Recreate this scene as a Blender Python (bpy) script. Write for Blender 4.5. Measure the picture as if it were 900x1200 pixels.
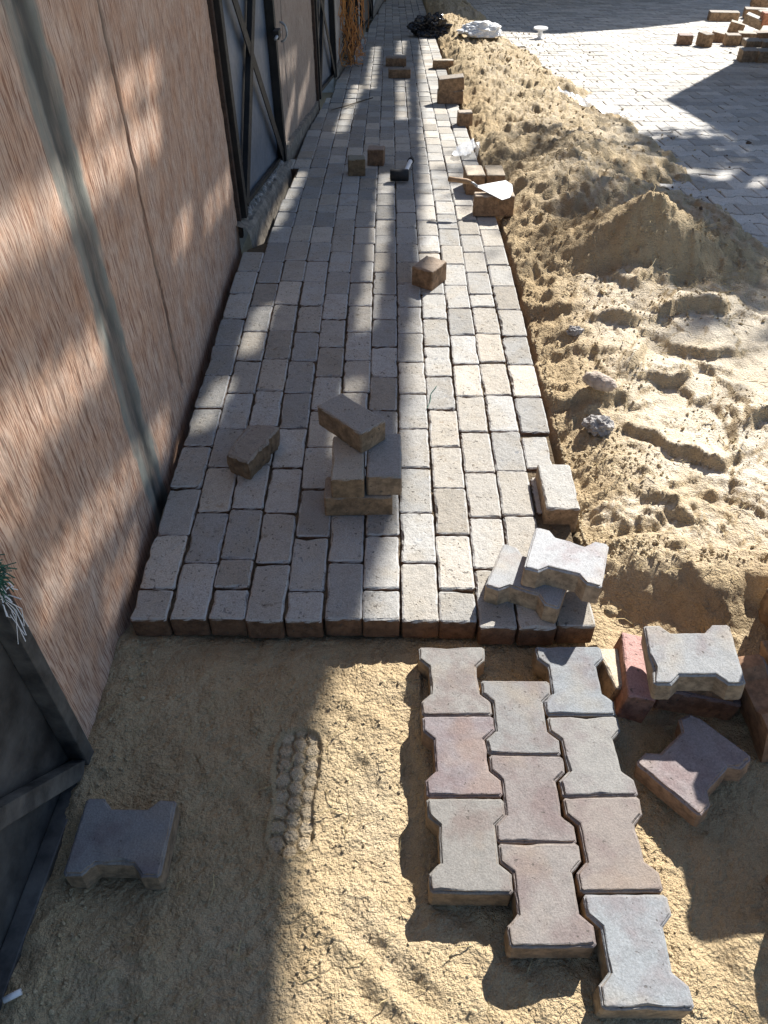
import bpy, bmesh, math, random
import numpy as np
from mathutils import Vector, Matrix, Euler
R = math.radians
for o in list(bpy.data.objects): bpy.data.objects.remove(o)
sc = bpy.context.scene
col = sc.collection
random.seed(7)

# ------------------------------------------------------------------ camera
HC = 1.575
cam_d = bpy.data.cameras.new('camera'); cam = bpy.data.objects.new('camera', cam_d); col.objects.link(cam)
cam.location = (0, 0, HC)
cam.rotation_euler = (R(90-44.2), 0, R(0.37))
cam_d.sensor_fit = 'VERTICAL'; cam_d.sensor_height = 36; cam_d.sensor_width = 27; cam_d.lens = 27.0
cam_d.clip_start = 0.02; cam_d.clip_end = 800
sc.camera = cam

# ------------------------------------------------------------------ light
SUN_AZ, SUN_EL = R(33), R(38)          # azimuth measured from +Y towards +X
S = Vector((math.sin(SUN_AZ)*math.cos(SUN_EL), math.cos(SUN_AZ)*math.cos(SUN_EL), math.sin(SUN_EL)))
wd = bpy.data.worlds.new('World'); sc.world = wd; wd.use_nodes = True
nt = wd.node_tree; bg = nt.nodes['Background']
sky = nt.nodes.new('ShaderNodeTexSky'); sky.sky_type = 'NISHITA'; sky.sun_disc = False
sky.sun_elevation = SUN_EL; sky.sun_rotation = SUN_AZ; sky.air_density = 1.0; sky.dust_density = 0.4; sky.ozone_density = 3.0
nt.links.new(sky.outputs[0], bg.inputs[0]); bg.inputs[1].default_value = 0.072
sl = bpy.data.lights.new('sun', 'SUN'); sl.energy = 5.0; sl.angle = R(0.6); sl.color = (1, .965, .91)
so = bpy.data.objects.new('sun', sl); col.objects.link(so); so.rotation_euler = S.to_track_quat('Z', 'Y').to_euler(); so.location = (4, 6, 9)
sc.view_settings.view_transform = 'Standard'; sc.view_settings.look = 'None'
sc.view_settings.gamma = 1; sc.view_settings.use_curve_mapping = False
sc.view_settings.exposure = 1.15

# ------------------------------------------------------------------ geometry of the place
SL = math.tan(R(6.0))
def gz(D):                              # the street is level at first, then falls away gently
    D = np.asarray(D, float); a, b = 2.8, 4.2
    return np.where(D < a, 0., np.where(D > b, -SL*(D-(a+b)/2), -SL*(D-a)**2/(2*(b-a))))
def gzf(D): return float(gz(D))
def slope(D): return (gzf(D+.05)-gzf(D-.05))/.1
F_, P_, YW = 900., R(44.2), R(-0.37)
def ray(u, v):                          # photo pixel (900x1200) -> direction
    x = (u-450)/F_; y = -(v-600)/F_
    d = (x, math.cos(P_)+y*math.sin(P_), -math.sin(P_)+y*math.cos(P_)); c, s = math.cos(YW), math.sin(YW)
    return (d[0]*c+d[1]*s, -d[0]*s+d[1]*c, d[2])
def gp(u, v, dz=0.):                    # point of the ground seen at a pixel
    d = ray(u, v); lo, hi = 0., 40.
    for i in range(50):
        m = (lo+hi)/2
        if HC+d[2]*m > gzf(d[1]*m)+dz: lo = m
        else: hi = m
    return (d[0]*m, d[1]*m, HC+d[2]*m)
def proj(x, y, z):
    c, s = math.cos(YW), math.sin(YW); X = x*c-y*s; Y = x*s+y*c; Z = z-HC
    f = Y*math.cos(P_)-Z*math.sin(P_); up = Y*math.sin(P_)+Z*math.cos(P_)
    f = np.where(f < .05, np.nan, f)
    return 450+F_*X/f, 600-F_*up/f

# ------------------------------------------------------------------ numpy noise
def _h(ix, iy, seed):
    h = (ix.astype(np.int64)*374761393 + iy.astype(np.int64)*668265263 + seed*1442695041) & 0xffffffff
    h = ((h ^ (h >> 13))*1274126177) & 0xffffffff
    return ((h ^ (h >> 16)) & 0xffff)/65535.
def vn(x, y, seed=0):
    x = np.asarray(x, float); y = np.asarray(y, float)
    ix = np.floor(x); iy = np.floor(y); fx = x-ix; fy = y-iy
    fx = fx*fx*fx*(fx*(fx*6-15)+10); fy = fy*fy*fy*(fy*(fy*6-15)+10)
    a = _h(ix, iy, seed); b = _h(ix+1, iy, seed); c = _h(ix, iy+1, seed); d = _h(ix+1, iy+1, seed)
    return a+(b-a)*fx+(c-a)*fy+(a-b-c+d)*fx*fy
def fbm(x, y, seed=0, oct=4):
    t = 0; a = .5; n = 0
    for o in range(oct):
        t = t+a*(vn(x*2**o+o*17.3, y*2**o-o*9.1, seed+o)-.5); n += a; a *= .5
    return t/n*2                         # about -1..1
def sst(a, b, x):
    t = np.clip((x-a)/(b-a), 0, 1); return t*t*(3-2*t)

# ------------------------------------------------------------------ materials
def mat(name):
    m = bpy.data.materials.new(name); m.use_nodes = True
    t = m.node_tree; b = t.nodes['Principled BSDF']
    return m, t, b
def N(t, typ, **kw):
    n = t.nodes.new(typ)
    for k, v in kw.items():
        if k in n.inputs.keys(): n.inputs[k].default_value = v
        else: setattr(n, k, v)
    return n
def mixc(t, fac, a, b, mode='MIX'):
    n = t.nodes.new('ShaderNodeMix'); n.data_type = 'RGBA'; n.blend_type = mode
    for i, v in ((0, fac), (6, a), (7, b)):
        if hasattr(v, 'links'): t.links.new(v, n.inputs[i])
        elif isinstance(v, (tuple, list)): n.inputs[i].default_value = (*v, 1) if len(v) == 3 else v
        else: n.inputs[i].default_value = v
    return n.outputs[2]
def ramp(t, src, p0, p1, c0=(0, 0, 0), c1=(1, 1, 1)):
    n = t.nodes.new('ShaderNodeValToRGB'); e = n.color_ramp.elements
    e[0].position = p0; e[1].position = p1; e[0].color = (*c0, 1); e[1].color = (*c1, 1)
    t.links.new(src, n.inputs[0]); return n.outputs[0]
def noise(t, co, scale, detail=4, rough=.6, dim='3D', w=None):
    n = t.nodes.new('ShaderNodeTexNoise'); n.noise_dimensions = '4D' if w is not None else dim
    n.inputs['Scale'].default_value = scale; n.inputs['Detail'].default_value = detail; n.inputs['Roughness'].default_value = rough
    if co is not None: t.links.new(co, n.inputs['Vector'])
    if w is not None: t.links.new(w, n.inputs['W'])
    return n.outputs[0]
def bump(t, b, h, strength, dist, prev=None):
    n = t.nodes.new('ShaderNodeBump'); n.inputs['Strength'].default_value = strength; n.inputs['Distance'].default_value = dist
    t.links.new(h, n.inputs['Height'])
    if prev is not None: t.links.new(prev, n.inputs['Normal'])
    t.links.new(n.outputs[0], b.inputs['Normal']); return n.outputs[0]
def mth(t, op, a, b=0.):
    n = t.nodes.new('ShaderNodeMath'); n.operation = op
    for i, v in ((0, a), (1, b)):
        if hasattr(v, 'links'): t.links.new(v, n.inputs[i])
        else: n.inputs[i].default_value = v
    return n.outputs[0]

def concrete_mat(name, c_a, c_b, c_c, side, use_color=False, dust=.35, rough=.85, blotch=(.46, .36, .25), grain=.55, edge=None, calm=False):
    """dry-cast concrete paver: worn top, tan sides, pits, sandy dust"""
    m, t, b = mat(name)
    geo = N(t, 'ShaderNodeNewGeometry'); oi = N(t, 'ShaderNodeObjectInfo'); tc = N(t, 'ShaderNodeTexCoord')
    rnd = mth(t, 'FRACT', mth(t, 'ADD', oi.outputs['Random'], geo.outputs['Random Per Island']))
    w = mth(t, 'MULTIPLY', rnd, 50.)
    cx = N(t, 'ShaderNodeCombineXYZ'); [t.links.new(w, cx.inputs[i]) for i in range(3)]
    va = N(t, 'ShaderNodeVectorMath', operation='ADD'); t.links.new(tc.outputs['Object'], va.inputs[0]); t.links.new(cx.outputs[0], va.inputs[1])
    pos = va.outputs[0]
    base = mixc(t, ramp(t, rnd, .15, .85), c_a, c_b)
    r2 = mth(t, 'FRACT', mth(t, 'MULTIPLY', rnd, 7.31))
    base = mixc(t, ramp(t, r2, .35, .95), base, c_c)
    n1 = noise(t, pos, 11, 3, .6)
    base = mixc(t, mth(t, 'MULTIPLY', ramp(t, n1, .46, .64), dust), base, blotch)
    n2 = noise(t, pos, 34, 4, .7)
    base = mixc(t, mth(t, 'MULTIPLY', ramp(t, n2, .48, .72), .3 if calm else .6), base, tuple(x*.42 for x in c_b))
    if not calm: base = mixc(t, mth(t, 'MULTIPLY', ramp(t, n2, .36, .28), .5), base, (.55, .52, .46))
    else: base = mixc(t, mth(t, 'MULTIPLY', ramp(t, noise(t, pos, 6, 3, .6), .54, .68), .45), base, (.32, .265, .20))
    if use_color: base = mixc(t, 1.0, base, oi.outputs['Color'], 'MULTIPLY')
    n3 = noise(t, pos, 260, 2, .7)
    base = mixc(t, grain, base, ramp(t, n3, .32, .68, (.40, .39, .37), (1.05, 1.05, 1.05)), 'MULTIPLY')
    br = mth(t, 'ADD', .94 if calm else .72, mth(t, 'MULTIPLY', mth(t, 'FRACT', mth(t, 'MULTIPLY', rnd, 3.77)), .1 if calm else .5))
    cb = N(t, 'ShaderNodeCombineColor'); [t.links.new(br, cb.inputs[i]) for i in range(3)]
    base = mixc(t, 1.0, base, cb.outputs[0], 'MULTIPLY')
    sepo = N(t, 'ShaderNodeVectorTransform', vector_type='NORMAL', convert_from='WORLD', convert_to='OBJECT'); t.links.new(geo.outputs['True Normal'], sepo.inputs[0])
    so_ = N(t, 'ShaderNodeSeparateXYZ'); t.links.new(sepo.outputs[0], so_.inputs[0])
    if edge:                               # arrises rubbed pale by wear
        band = mth(t, 'MULTIPLY', ramp(t, so_.outputs[2], .45, .6), mth(t, 'SUBTRACT', 1., ramp(t, so_.outputs[2], .93, .985)))
        base = mixc(t, mth(t, 'MULTIPLY', band, mth(t, 'MULTIPLY', ramp(t, n2, .35, .6), .7)), base, edge)
    sidec = mixc(t, ramp(t, n2, .38, .62), side, tuple(x*.5 for x in side))
    if use_color: sidec = mixc(t, .85, sidec, oi.outputs['Color'], 'MULTIPLY')
    base = mixc(t, ramp(t, so_.outputs[2], .25, .55), sidec, base)  # browner sides: raw concrete, dirt, and partly sand bounce painted into the colour
    pk = mth(t, 'MULTIPLY', ramp(t, noise(t, pos, 105, 1, .5), .69 if calm else .66, .75 if calm else .72), ramp(t, n1, .40, .56))
    base = mixc(t, mth(t, 'MULTIPLY', pk, .75), base, (.07, .06, .05))
    t.links.new(base, b.inputs['Base Color']); b.inputs['Roughness'].default_value = rough
    b.inputs['Specular IOR Level'].default_value = .35
    hh = mth(t, 'ADD', mth(t, 'MULTIPLY', n3, .4), mth(t, 'SUBTRACT', mth(t, 'MULTIPLY', n2, 1.6), mth(t, 'MULTIPLY', pk, .5)))
    bump(t, b, hh, .35 if calm else .75, .0045)
    return m
M = {}
M['brick'] = concrete_mat('brick', (.345, .355, .365), (.225, .23, .235), (.40, .335, .255), (.17, .095, .055), dust=.65, blotch=(.25, .20, .135), edge=(.44, .44, .43))
M['loose_brick'] = concrete_mat('loose_brick', (.37, .35, .33), (.32, .305, .29), (.38, .33, .27), (.36, .25, .155), True, dust=.3, grain=.5)
M['paver'] = concrete_mat('paver', (.27, .265, .26), (.25, .248, .245), (.275, .255, .23), (.34, .24, .15), True, dust=.8, rough=.8, blotch=(.20, .165, .16), grain=.5, calm=True)
M['road_paver'] = concrete_mat('road_paver', (.64, .625, .60), (.60, .59, .575), (.65, .61, .55), (.4, .33, .25), dust=.35, blotch=(.56, .46, .33))

def sand_mat(name, c0, c1, pale=(.86, .77, .62)):
    m, t, b = mat(name); tc = N(t, 'ShaderNodeTexCoord'); p = tc.outputs['Object']
    n0 = noise(t, p, 2.2, 3, .6); n1 = noise(t, p, 30, 4, .7); n2 = noise(t, p, 420, 1, .8); n3 = noise(t, p, 110, 3, .7)
    c = mixc(t, ramp(t, n0, .35, .65), c0, c1)
    c = mixc(t, mth(t, 'MULTIPLY', ramp(t, n1, .45, .7), .45), c, tuple(x*.72 for x in c0))
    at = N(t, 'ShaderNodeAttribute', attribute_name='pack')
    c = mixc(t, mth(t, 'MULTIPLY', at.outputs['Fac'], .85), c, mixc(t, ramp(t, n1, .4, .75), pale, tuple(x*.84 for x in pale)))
    c = mixc(t, .5, c, ramp(t, n2, .32, .68, (.45, .43, .40), (1.1, 1.1, 1.1)), 'MULTIPLY')
    v1 = N(t, 'ShaderNodeTexVoronoi', Scale=120., Randomness=1., feature='F1'); t.links.new(p, v1.inputs['Vector'])
    hh = mth(t, 'ADD', mth(t, 'ADD', mth(t, 'MULTIPLY', n3, 1.1), mth(t, 'MULTIPLY', n2, .35)), mth(t, 'MULTIPLY', v1.outputs['Distance'], mth(t, 'MULTIPLY', mth(t, 'MULTIPLY', ramp(t, n1, .3, .62), mth(t, 'SUBTRACT', 1., at.outputs['Fac'])), -.75)))
    t.links.new(c, b.inputs['Base Color']); b.inputs['Roughness'].default_value = .95; b.inputs['Specular IOR Level'].default_value = .15
    bump(t, b, hh, 1., .011)
    return m
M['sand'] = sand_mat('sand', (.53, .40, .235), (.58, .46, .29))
M['dry_sand'] = sand_mat('dry_sand', (.58, .46, .29), (.66, .55, .37))
M['bed'] = sand_mat('bed', (.15, .115, .075), (.22, .17, .11))
M['roadbed'] = sand_mat('roadbed', (.40, .33, .24), (.34, .29, .22))
M['earth'] = sand_mat('earth', (.36, .30, .22), (.40, .33, .24))

def simple(name, c, rough=.6, metal=0., var=.25, scale=20., bstr=.3, bdist=.002, c2=None, spec=.5):
    m, t, b = mat(name); tc = N(t, 'ShaderNodeTexCoord'); p = tc.outputs['Object']
    n = noise(t, p, scale, 5, .65); n2 = noise(t, p, scale*7, 3, .7)
    cc = mixc(t, ramp(t, n, .35, .68), tuple(x*(1-var) for x in c), c2 or tuple(min(1, x*(1+var)) for x in c))
    t.links.new(cc, b.inputs['Base Color']); b.inputs['Metallic'].default_value = metal
    t.links.new(ramp(t, n2, .2, .8, (rough*.75,)*3, (min(1, rough*1.25),)*3), b.inputs['Roughness'])
    b.inputs['Specular IOR Level'].default_value = spec
    k = bump(t, b, n, bstr, bdist*3); bump(t, b, n2, bstr, bdist, k)
    return m
M['black_steel'] = simple('black_steel', (.011, .011, .012), .55, 0, .35, 9, .25, .001, c2=(.024, .023, .022), spec=.3)
M['rusty'] = simple('rusty', (.055, .032, .022), .8, 0, .4, 30, .5, .002)
M['gate_panel'] = simple('gate_panel', (.115, .145, .19), .42, 0, .22, 4, .12, .001)
M['gate_panel_dark'] = simple('gate_panel_dark', (.03, .031, .033), .5, 0, .4, 7, .3, .0015, c2=(.10, .10, .098))
M['dusty_steel'] = simple('dusty_steel', (.022, .023, .026), .45, 0, .3, 11, .35, .0015, c2=(.13, .128, .12))
M['threshold'] = simple('threshold', (.26, .23, .19), .95, 0, .35, 26, .9, .006)
M['greyplaster'] = simple('greyplaster', (.42, .41, .39), .9, 0, .2, 14, .6, .003)
M['rubber'] = simple('rubber', (.015, .015, .015), .7, 0, .3, 40, .3, .001)
M['steel'] = simple('steel', (.42, .43, .45), .45, .6, .3, 30, .2, .0008, c2=(.55, .54, .52))
M['wood'] = simple('wood', (.36, .22, .11), .7, 0, .3, 40, .3, .001)
M['green_rope'] = simple('green_rope', (.012, .085, .055), .6, 0, .4, 60, .2, .001)
M['white_plastic'] = simple('white_plastic', (.78, .79, .80), .4, 0, .06, 12, .2, .002)
M['black_plastic'] = simple('black_plastic', (.012, .012, .014), .22, 0, .3, 12, .3, .003)
M['stone'] = simple('stone', (.36, .34, .32), .9, 0, .35, 40, .9, .004)
M['pinkstone'] = simple('pinkstone', (.46, .38, .31), .9, 0, .3, 35, .8, .004)
M['straw'] = simple('straw', (.42, .33, .17), .8, 0, .4, 30, .2, .001)
M['twig'] = simple('twig', (.10, .075, .05), .9, 0, .4, 50, .5, .001)
M['creeper'] = simple('creeper', (.55, .19, .04), .7, 0, .4, 12, .3, .001, c2=(.7, .34, .10))
M['bark'] = simple('bark', (.12, .085, .06), .95, 0, .4, 20, .9, .006)
M['leaf'] = simple('leaf', (.06, .11, .03), .5, 0, .4, 3, .2, .001)
M['roof_sheet'] = simple('roof_sheet', (.30, .28, .25), .7, 0, .2, 6, .2, .001)
M['stucco'] = simple('stucco', (.50, .45, .38), .9, 0, .12, 10, .5, .003)
M['glass'] = simple('glass', (.04, .05, .06), .08, 0, .1, 3, .02, .0005)
M['tile_red'] = simple('tile_red', (.30, .10, .08), .8, 0, .25, 30, .6, .003)
def film_mat():
    m, t, b = mat('film'); b.inputs['Base Color'].default_value = (.82, .84, .86, 1); b.inputs['Roughness'].default_value = .25
    b.inputs['Alpha'].default_value = .55; b.inputs['Transmission Weight'].default_value = .2
    return m
M['film'] = film_mat()
def wall_mat(name, cream, groove, grey=0.):
    """antique-washed plaster: reddish pigment left in the combed grooves, wiped off the ridges"""
    m, t, b = mat(name); tc = N(t, 'ShaderNodeTexCoord'); p = tc.outputs['Object']
    at = N(t, 'ShaderNodeAttribute', attribute_name='groove'); st = N(t, 'ShaderNodeAttribute', attribute_name='paint'); ct = N(t, 'ShaderNodeAttribute', attribute_name='core')
    n0 = noise(t, p, 3.0, 5, .6); n1 = noise(t, p, 60, 4, .7); n2 = noise(t, p, 9, 5, .65); n4 = noise(t, p, 1.1, 3, .5)
    mp = N(t, 'ShaderNodeMapping'); mp.inputs['Scale'].default_value = (60, 330, 10); t.links.new(p, mp.inputs['Vector'])
    nf = noise(t, mp.outputs[0], 1., 3, .6)
    c = mixc(t, ramp(t, n0, .35, .65), cream, tuple(x*.80 for x in cream))
    redd = tuple(cream[i]*(.86, .68, .55)[i] for i in range(3))
    c = mixc(t, mth(t, 'MULTIPLY', ramp(t, n2, .38, .68), .85), c, redd)
    fine = mth(t, 'MULTIPLY', ramp(t, nf, .50, .58), .8)
    c = mixc(t, fine, c, groove)
    c = mixc(t, mth(t, 'MULTIPLY', at.outputs['Fac'], .95), c, mixc(t, ramp(t, n4, .4, .6), groove, tuple(x*.62 for x in groove)))
    if grey: c = mixc(t, mth(t, 'MULTIPLY', ramp(t, n2, .3, .7), grey), c, (.36, .34, .32))
    c = mixc(t, .4, c, ramp(t, n1, .3, .7, (.7, .7, .7), (1.1, 1.1, 1.1)), 'MULTIPLY')
    pc = mixc(t, ramp(t, n2, .3, .7), (.17, .185, .165), (.27, .28, .25))
    pc = mixc(t, mth(t, 'MULTIPLY', ct.outputs['Fac'], .85), pc, (.055, .06, .058))
    pc = mixc(t, ramp(t, at.outputs['Fac'], .9, 1.), pc, (.09, .035, .02))
    c = mixc(t, st.outputs['Fac'], c, pc)
    t.links.new(c, b.inputs['Base Color']); b.inputs['Roughness'].default_value = .92; b.inputs['Specular IOR Level'].default_value = .2
    bump(t, b, mth(t, 'SUBTRACT', mth(t, 'MULTIPLY', n1, .6), fine), .5, .0022)
    return m
M['plaster'] = wall_mat('plaster', (.66, .50, .395), (.23, .105, .065))
M['plaster_grey'] = wall_mat('plaster_grey', (.46, .38, .31), (.20, .12, .09), .5)

# ------------------------------------------------------------------ object helpers
def link(name, me, m=None, parent=None):
    o = bpy.data.objects.new(name, me); col.objects.link(o)
    if m is not None and not me.materials: me.materials.append(M[m] if isinstance(m, str) else m)
    if parent is not None: o.parent = parent
    return o
def tag(o, label=None, cat=None, group=None, kind=None):
    if label: o['label'] = label
    if cat: o['category'] = cat
    if group: o['group'] = group
    if kind: o['kind'] = kind
    return o
def empty(name, loc=(0, 0, 0), rz=0.):
    o = bpy.data.objects.new(name, None); col.objects.link(o); o.location = loc; o.rotation_euler = (0, 0, rz); o.empty_display_size = .1
    return o
def mesh(name, v, f, smooth=False):
    me = bpy.data.meshes.new(name); me.from_pydata([tuple(map(float, p)) for p in v], [], f); me.update()
    if smooth: me.polygons.foreach_set('use_smooth', [True]*len(me.polygons))
    return me
def gridmesh(name, X, Y, Z, smooth=True, attrs=None):
    nr, nc = X.shape; co = np.stack([X, Y, Z], -1).reshape(-1, 3)
    i = np.arange(nr*nc).reshape(nr, nc)
    q = np.stack([i[:-1, :-1], i[:-1, 1:], i[1:, 1:], i[1:, :-1]], -1).reshape(-1, 4)
    me = bpy.data.meshes.new(name); me.vertices.add(len(co)); me.vertices.foreach_set('co', co.ravel().astype(np.float32))
    me.loops.add(q.size); me.polygons.add(len(q)); me.loops.foreach_set('vertex_index', q.ravel().astype(np.int32))
    me.polygons.foreach_set('loop_start', np.arange(0, q.size, 4, dtype=np.int32))
    me.polygons.foreach_set('use_smooth', np.full(len(q), smooth))
    me.update(calc_edges=True); me.validate()
    for k, a in (attrs or {}).items():
        at = me.attributes.new(k, 'FLOAT', 'POINT'); at.data.foreach_set('value', a.ravel().astype(np.float32))
    return me
class MB:
    """collects boxes, bars, tubes"""
    def __init__(s): s.v = []; s.f = []
    def add(s, v, f):
        n = len(s.v); s.v += [tuple(p) for p in v]; s.f += [tuple(i+n for i in q) for q in f]; return s
    def box(s, x0, x1, y0, y1, z0, z1):
        return s.add([(x0, y0, z0), (x1, y0, z0), (x1, y1, z0), (x0, y1, z0), (x0, y0, z1), (x1, y0, z1), (x1, y1, z1), (x0, y1, z1)],
                     [(0, 3, 2, 1), (4, 5, 6, 7), (0, 1, 5, 4), (1, 2, 6, 5), (2, 3, 7, 6), (3, 0, 4, 7)])
    def bar(s, a, b, w, d, side=(1, 0, 0)):
        a = Vector(a); b = Vector(b); ax = (b-a).normalized(); sd = Vector(side); up = ax.cross(sd).normalized(); sd = up.cross(ax).normalized()
        v = []
        for p in (a, b):
            for (i, j) in ((-1, -1), (1, -1), (1, 1), (-1, 1)): v.append(p+up*(i*w/2)+sd*(j*d/2))
        return s.add(v, [(0, 3, 2, 1), (4, 5, 6, 7), (0, 1, 5, 4), (1, 2, 6, 5), (2, 3, 7, 6), (3, 0, 4, 7)])
    def tube(s, pts, r, n=6):
        pts = [Vector(p) for p in pts]; k = len(pts); base = len(s.v)
        rr = r if isinstance(r, (list, tuple)) else [r]*k
        for i, p in enumerate(pts):
            d = (pts[min(i+1, k-1)]-pts[max(i-1, 0)]).normalized(); a = d.orthogonal().normalized()
            if abs(d.z) < .95: a = d.cross(Vector((0, 0, 1))).normalized()
            b = d.cross(a)
            for j in range(n): t = 2*math.pi*j/n; s.v.append(tuple(p+(a*math.cos(t)+b*math.sin(t))*rr[i]))
        for i in range(k-1):
            for j in range(n): s.f.append((base+i*n+j, base+i*n+(j+1) % n, base+(i+1)*n+(j+1) % n, base+(i+1)*n+j))
        s.f.append(tuple(base+j for j in range(n))[::-1]); s.f.append(tuple(base+(k-1)*n+j for j in range(n)))
        return s
    def build(s, name, m, parent=None, smooth=False, bevel=0):
        me = mesh(name, s.v, s.f, smooth)
        if bevel:
            bm = bmesh.new(); bm.from_mesh(me); bmesh.ops.bevel(bm, geom=bm.edges[:], offset=bevel, segments=2, affect='EDGES', profile=.6); bm.to_mesh(me); bm.free()
        return link(name, me, m, parent)

# ------------------------------------------------------------------ paver shapes
def offset_in(poly, d):
    n = len(poly); out = []
    for i in range(n):
        p0, p1, p2 = Vector(poly[i-1]), Vector(poly[i]), Vector(poly[(i+1) % n])
        a = (p1-p0).normalized(); b = (p2-p1).normalized()
        na = Vector((-a.y, a.x)); nb = Vector((-b.y, b.x)); m = (na+nb)
        m = m.normalized() if m.length > 1e-6 else na
        k = min(1.6, 1/max(.4, m.dot(na))); out.append((p1+m*d*k)[:])
    return out
def densify(poly, step):
    out = []; n = len(poly)
    for i in range(n):
        a, b = Vector(poly[i]), Vector(poly[(i+1) % n]); k = max(1, int((b-a).length/step+.5))
        out += [(a+(b-a)*(j/k))[:] for j in range(k)]
    return out
def rrect(w, l, r, k=1):
    p = []
    for cx, cy, a0 in ((w-r, l-r, 0), (-w+r, l-r, 90), (-w+r, -l+r, 180), (w-r, -l+r, 270)):
        for i in range(k+1): a = R(a0+90*i/k); p.append((cx+r*math.cos(a), cy+r*math.sin(a)))
    return p
def prism(name, poly, t, levels, jit=0., chip=0., seed=0, smooth=False):
    """poly ccw, base at z=0, levels = [(z, inset)] going up"""
    rg = random.Random(seed); n = len(poly); v = []; f = []
    ch = [0.]*n
    if chip:
        for k in range(rg.randint(1, 4)):
            c = rg.randrange(n); wdt = rg.randint(1, 3); dp = rg.uniform(.3, 1)*chip
            for j in range(-wdt, wdt+1): ch[(c+j) % n] = max(ch[(c+j) % n], dp*(1-abs(j)/(wdt+1)))
    for li, (z, ins) in enumerate(levels):
        q = offset_in(poly, ins) if ins else poly
        top = li >= 1
        for i, (x, y) in enumerate(q):
            jx = rg.uniform(-jit, jit); jy = rg.uniform(-jit, jit); dz = 0
            if top and ch[i]:
                c = Vector((x, y)); l = c.length or 1; k = ch[i]*(.5+.5*li/(len(levels)-1)); x -= x/l*k; y -= y/l*k; dz = -ch[i]*.55 if li == len(levels)-1 else -ch[i]*.75
                if li == len(levels)-1: dz = 0 if ch[i] < .002 else dz*.15
            v.append((x+jx, y+jy, z+dz+(rg.uniform(-jit, jit)*.5 if li else 0)))
    L = len(levels)
    for l in range(L-1):
        for i in range(n): j = (i+1) % n; f.append((l*n+i, l*n+j, (l+1)*n+j, (l+1)*n+i))
    f.append(tuple((L-1)*n+i for i in range(n))); f.append(tuple(range(n))[::-1])
    me = mesh(name, v, f, smooth)
    if smooth:
        for p in me.polygons: p.use_smooth = len(p.vertices) == 4
    return me
TB, TP = .070, .064                     # thickness of bricks and of dog-bone pavers
def brick_mesh(w, l, seed, hi=False, t=TB, chip=.007):
    if hi: return prism('brick', densify(rrect(w, l, .008, 2), .014), t, [(0, 0), (t-.007, 0), (t-.0024, .0014), (t, .0055)], .0012, chip, seed)
    return prism('brick', rrect(w, l, .007, 1), t, [(0, 0), (t-.005, 0), (t, .005)], .0011, 0, seed)
def bone(g=0.):
    h = [(.0825, .092), (.0825, .060), (.0595, .038), (.0595, 0)]
    q = [(.0765, .0975)]+h
    right = q+[(x, -y) for x, y in q[::-1][1:]]
    left = [(-x, y) for x, y in right[::-1]]
    p = right+left                       # clockwise from top right
    return p[::-1]
def bone_mesh(seed, hi=True, chip=.006):
    if hi: return prism('paver', densify(bone(), .0125), TP, [(0, 0), (TP-.007, 0), (TP-.004, .0022), (TP-.0038, .0040), (TP-.0006, .0052), (TP, .0070)], .0006, chip, seed)
    return prism('paver', bone(), TP, [(TP-.03, 0), (TP-.004, 0), (TP, .005)], 0, 0, seed)

def rot(yaw, p=0., r=0.):
    return (Matrix.Rotation(R(yaw), 3, 'Z') @ Matrix.Rotation(R(p), 3, 'X') @ Matrix.Rotation(R(r), 3, 'Y'))
def put(o, top, yaw, p=0., r=0., t=TP):
    m = rot(yaw, p, r); o.location = Vector(top)-m @ Vector((0, 0, t)); o.rotation_euler = m.to_euler(); return o

# ================================================================== SETTING
# --- far ground sheet
ys = np.concatenate([np.linspace(-60, 2.5, 14), np.linspace(2.8, 4.4, 9), np.linspace(5, 300, 40)]); xs = np.linspace(-150, 150, 31)
X, Y = np.meshgrid(xs, ys); o = link('ground', gridmesh('ground', X, Y, gz(np.minimum(Y, 40))-.24), 'earth'); tag(o, kind='structure')

# --- sand: dug pit in front, spread sand and heaps along the path
def scarp(x, y, u, v, h, rx, ry, tilt=0.):
    cx, cy, _ = gp(u, v); dx = (x-cx); dy = (y-cy)-tilt*dx-.35*dx*dx/rx
    e = np.exp(-(dx/rx)**2)
    return h*e*sst(-.025, .02, dy+.012*fbm(x*14, y*14, 5, 3))*np.exp(-np.clip(dy, 0, None)/ry)
def hole(x, y, u, v, d, rx, ry, a=0.):
    cx, cy, _ = gp(u, v); c, s = math.cos(a), math.sin(a); dx = (x-cx)*c+(y-cy)*s; dy = -(x-cx)*s+(y-cy)*c
    q = np.sqrt((dx/rx)**2+(dy/ry)**2)+.18*fbm(x*11, y*11, 9, 3)
    return -d*(1-sst(.55, 1.0, q))+d*.28*np.exp(-((q-1.12)/.16)**2)
FOOT = (gp(352, 852, -.07), gp(338, 1003, -.07))
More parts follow.
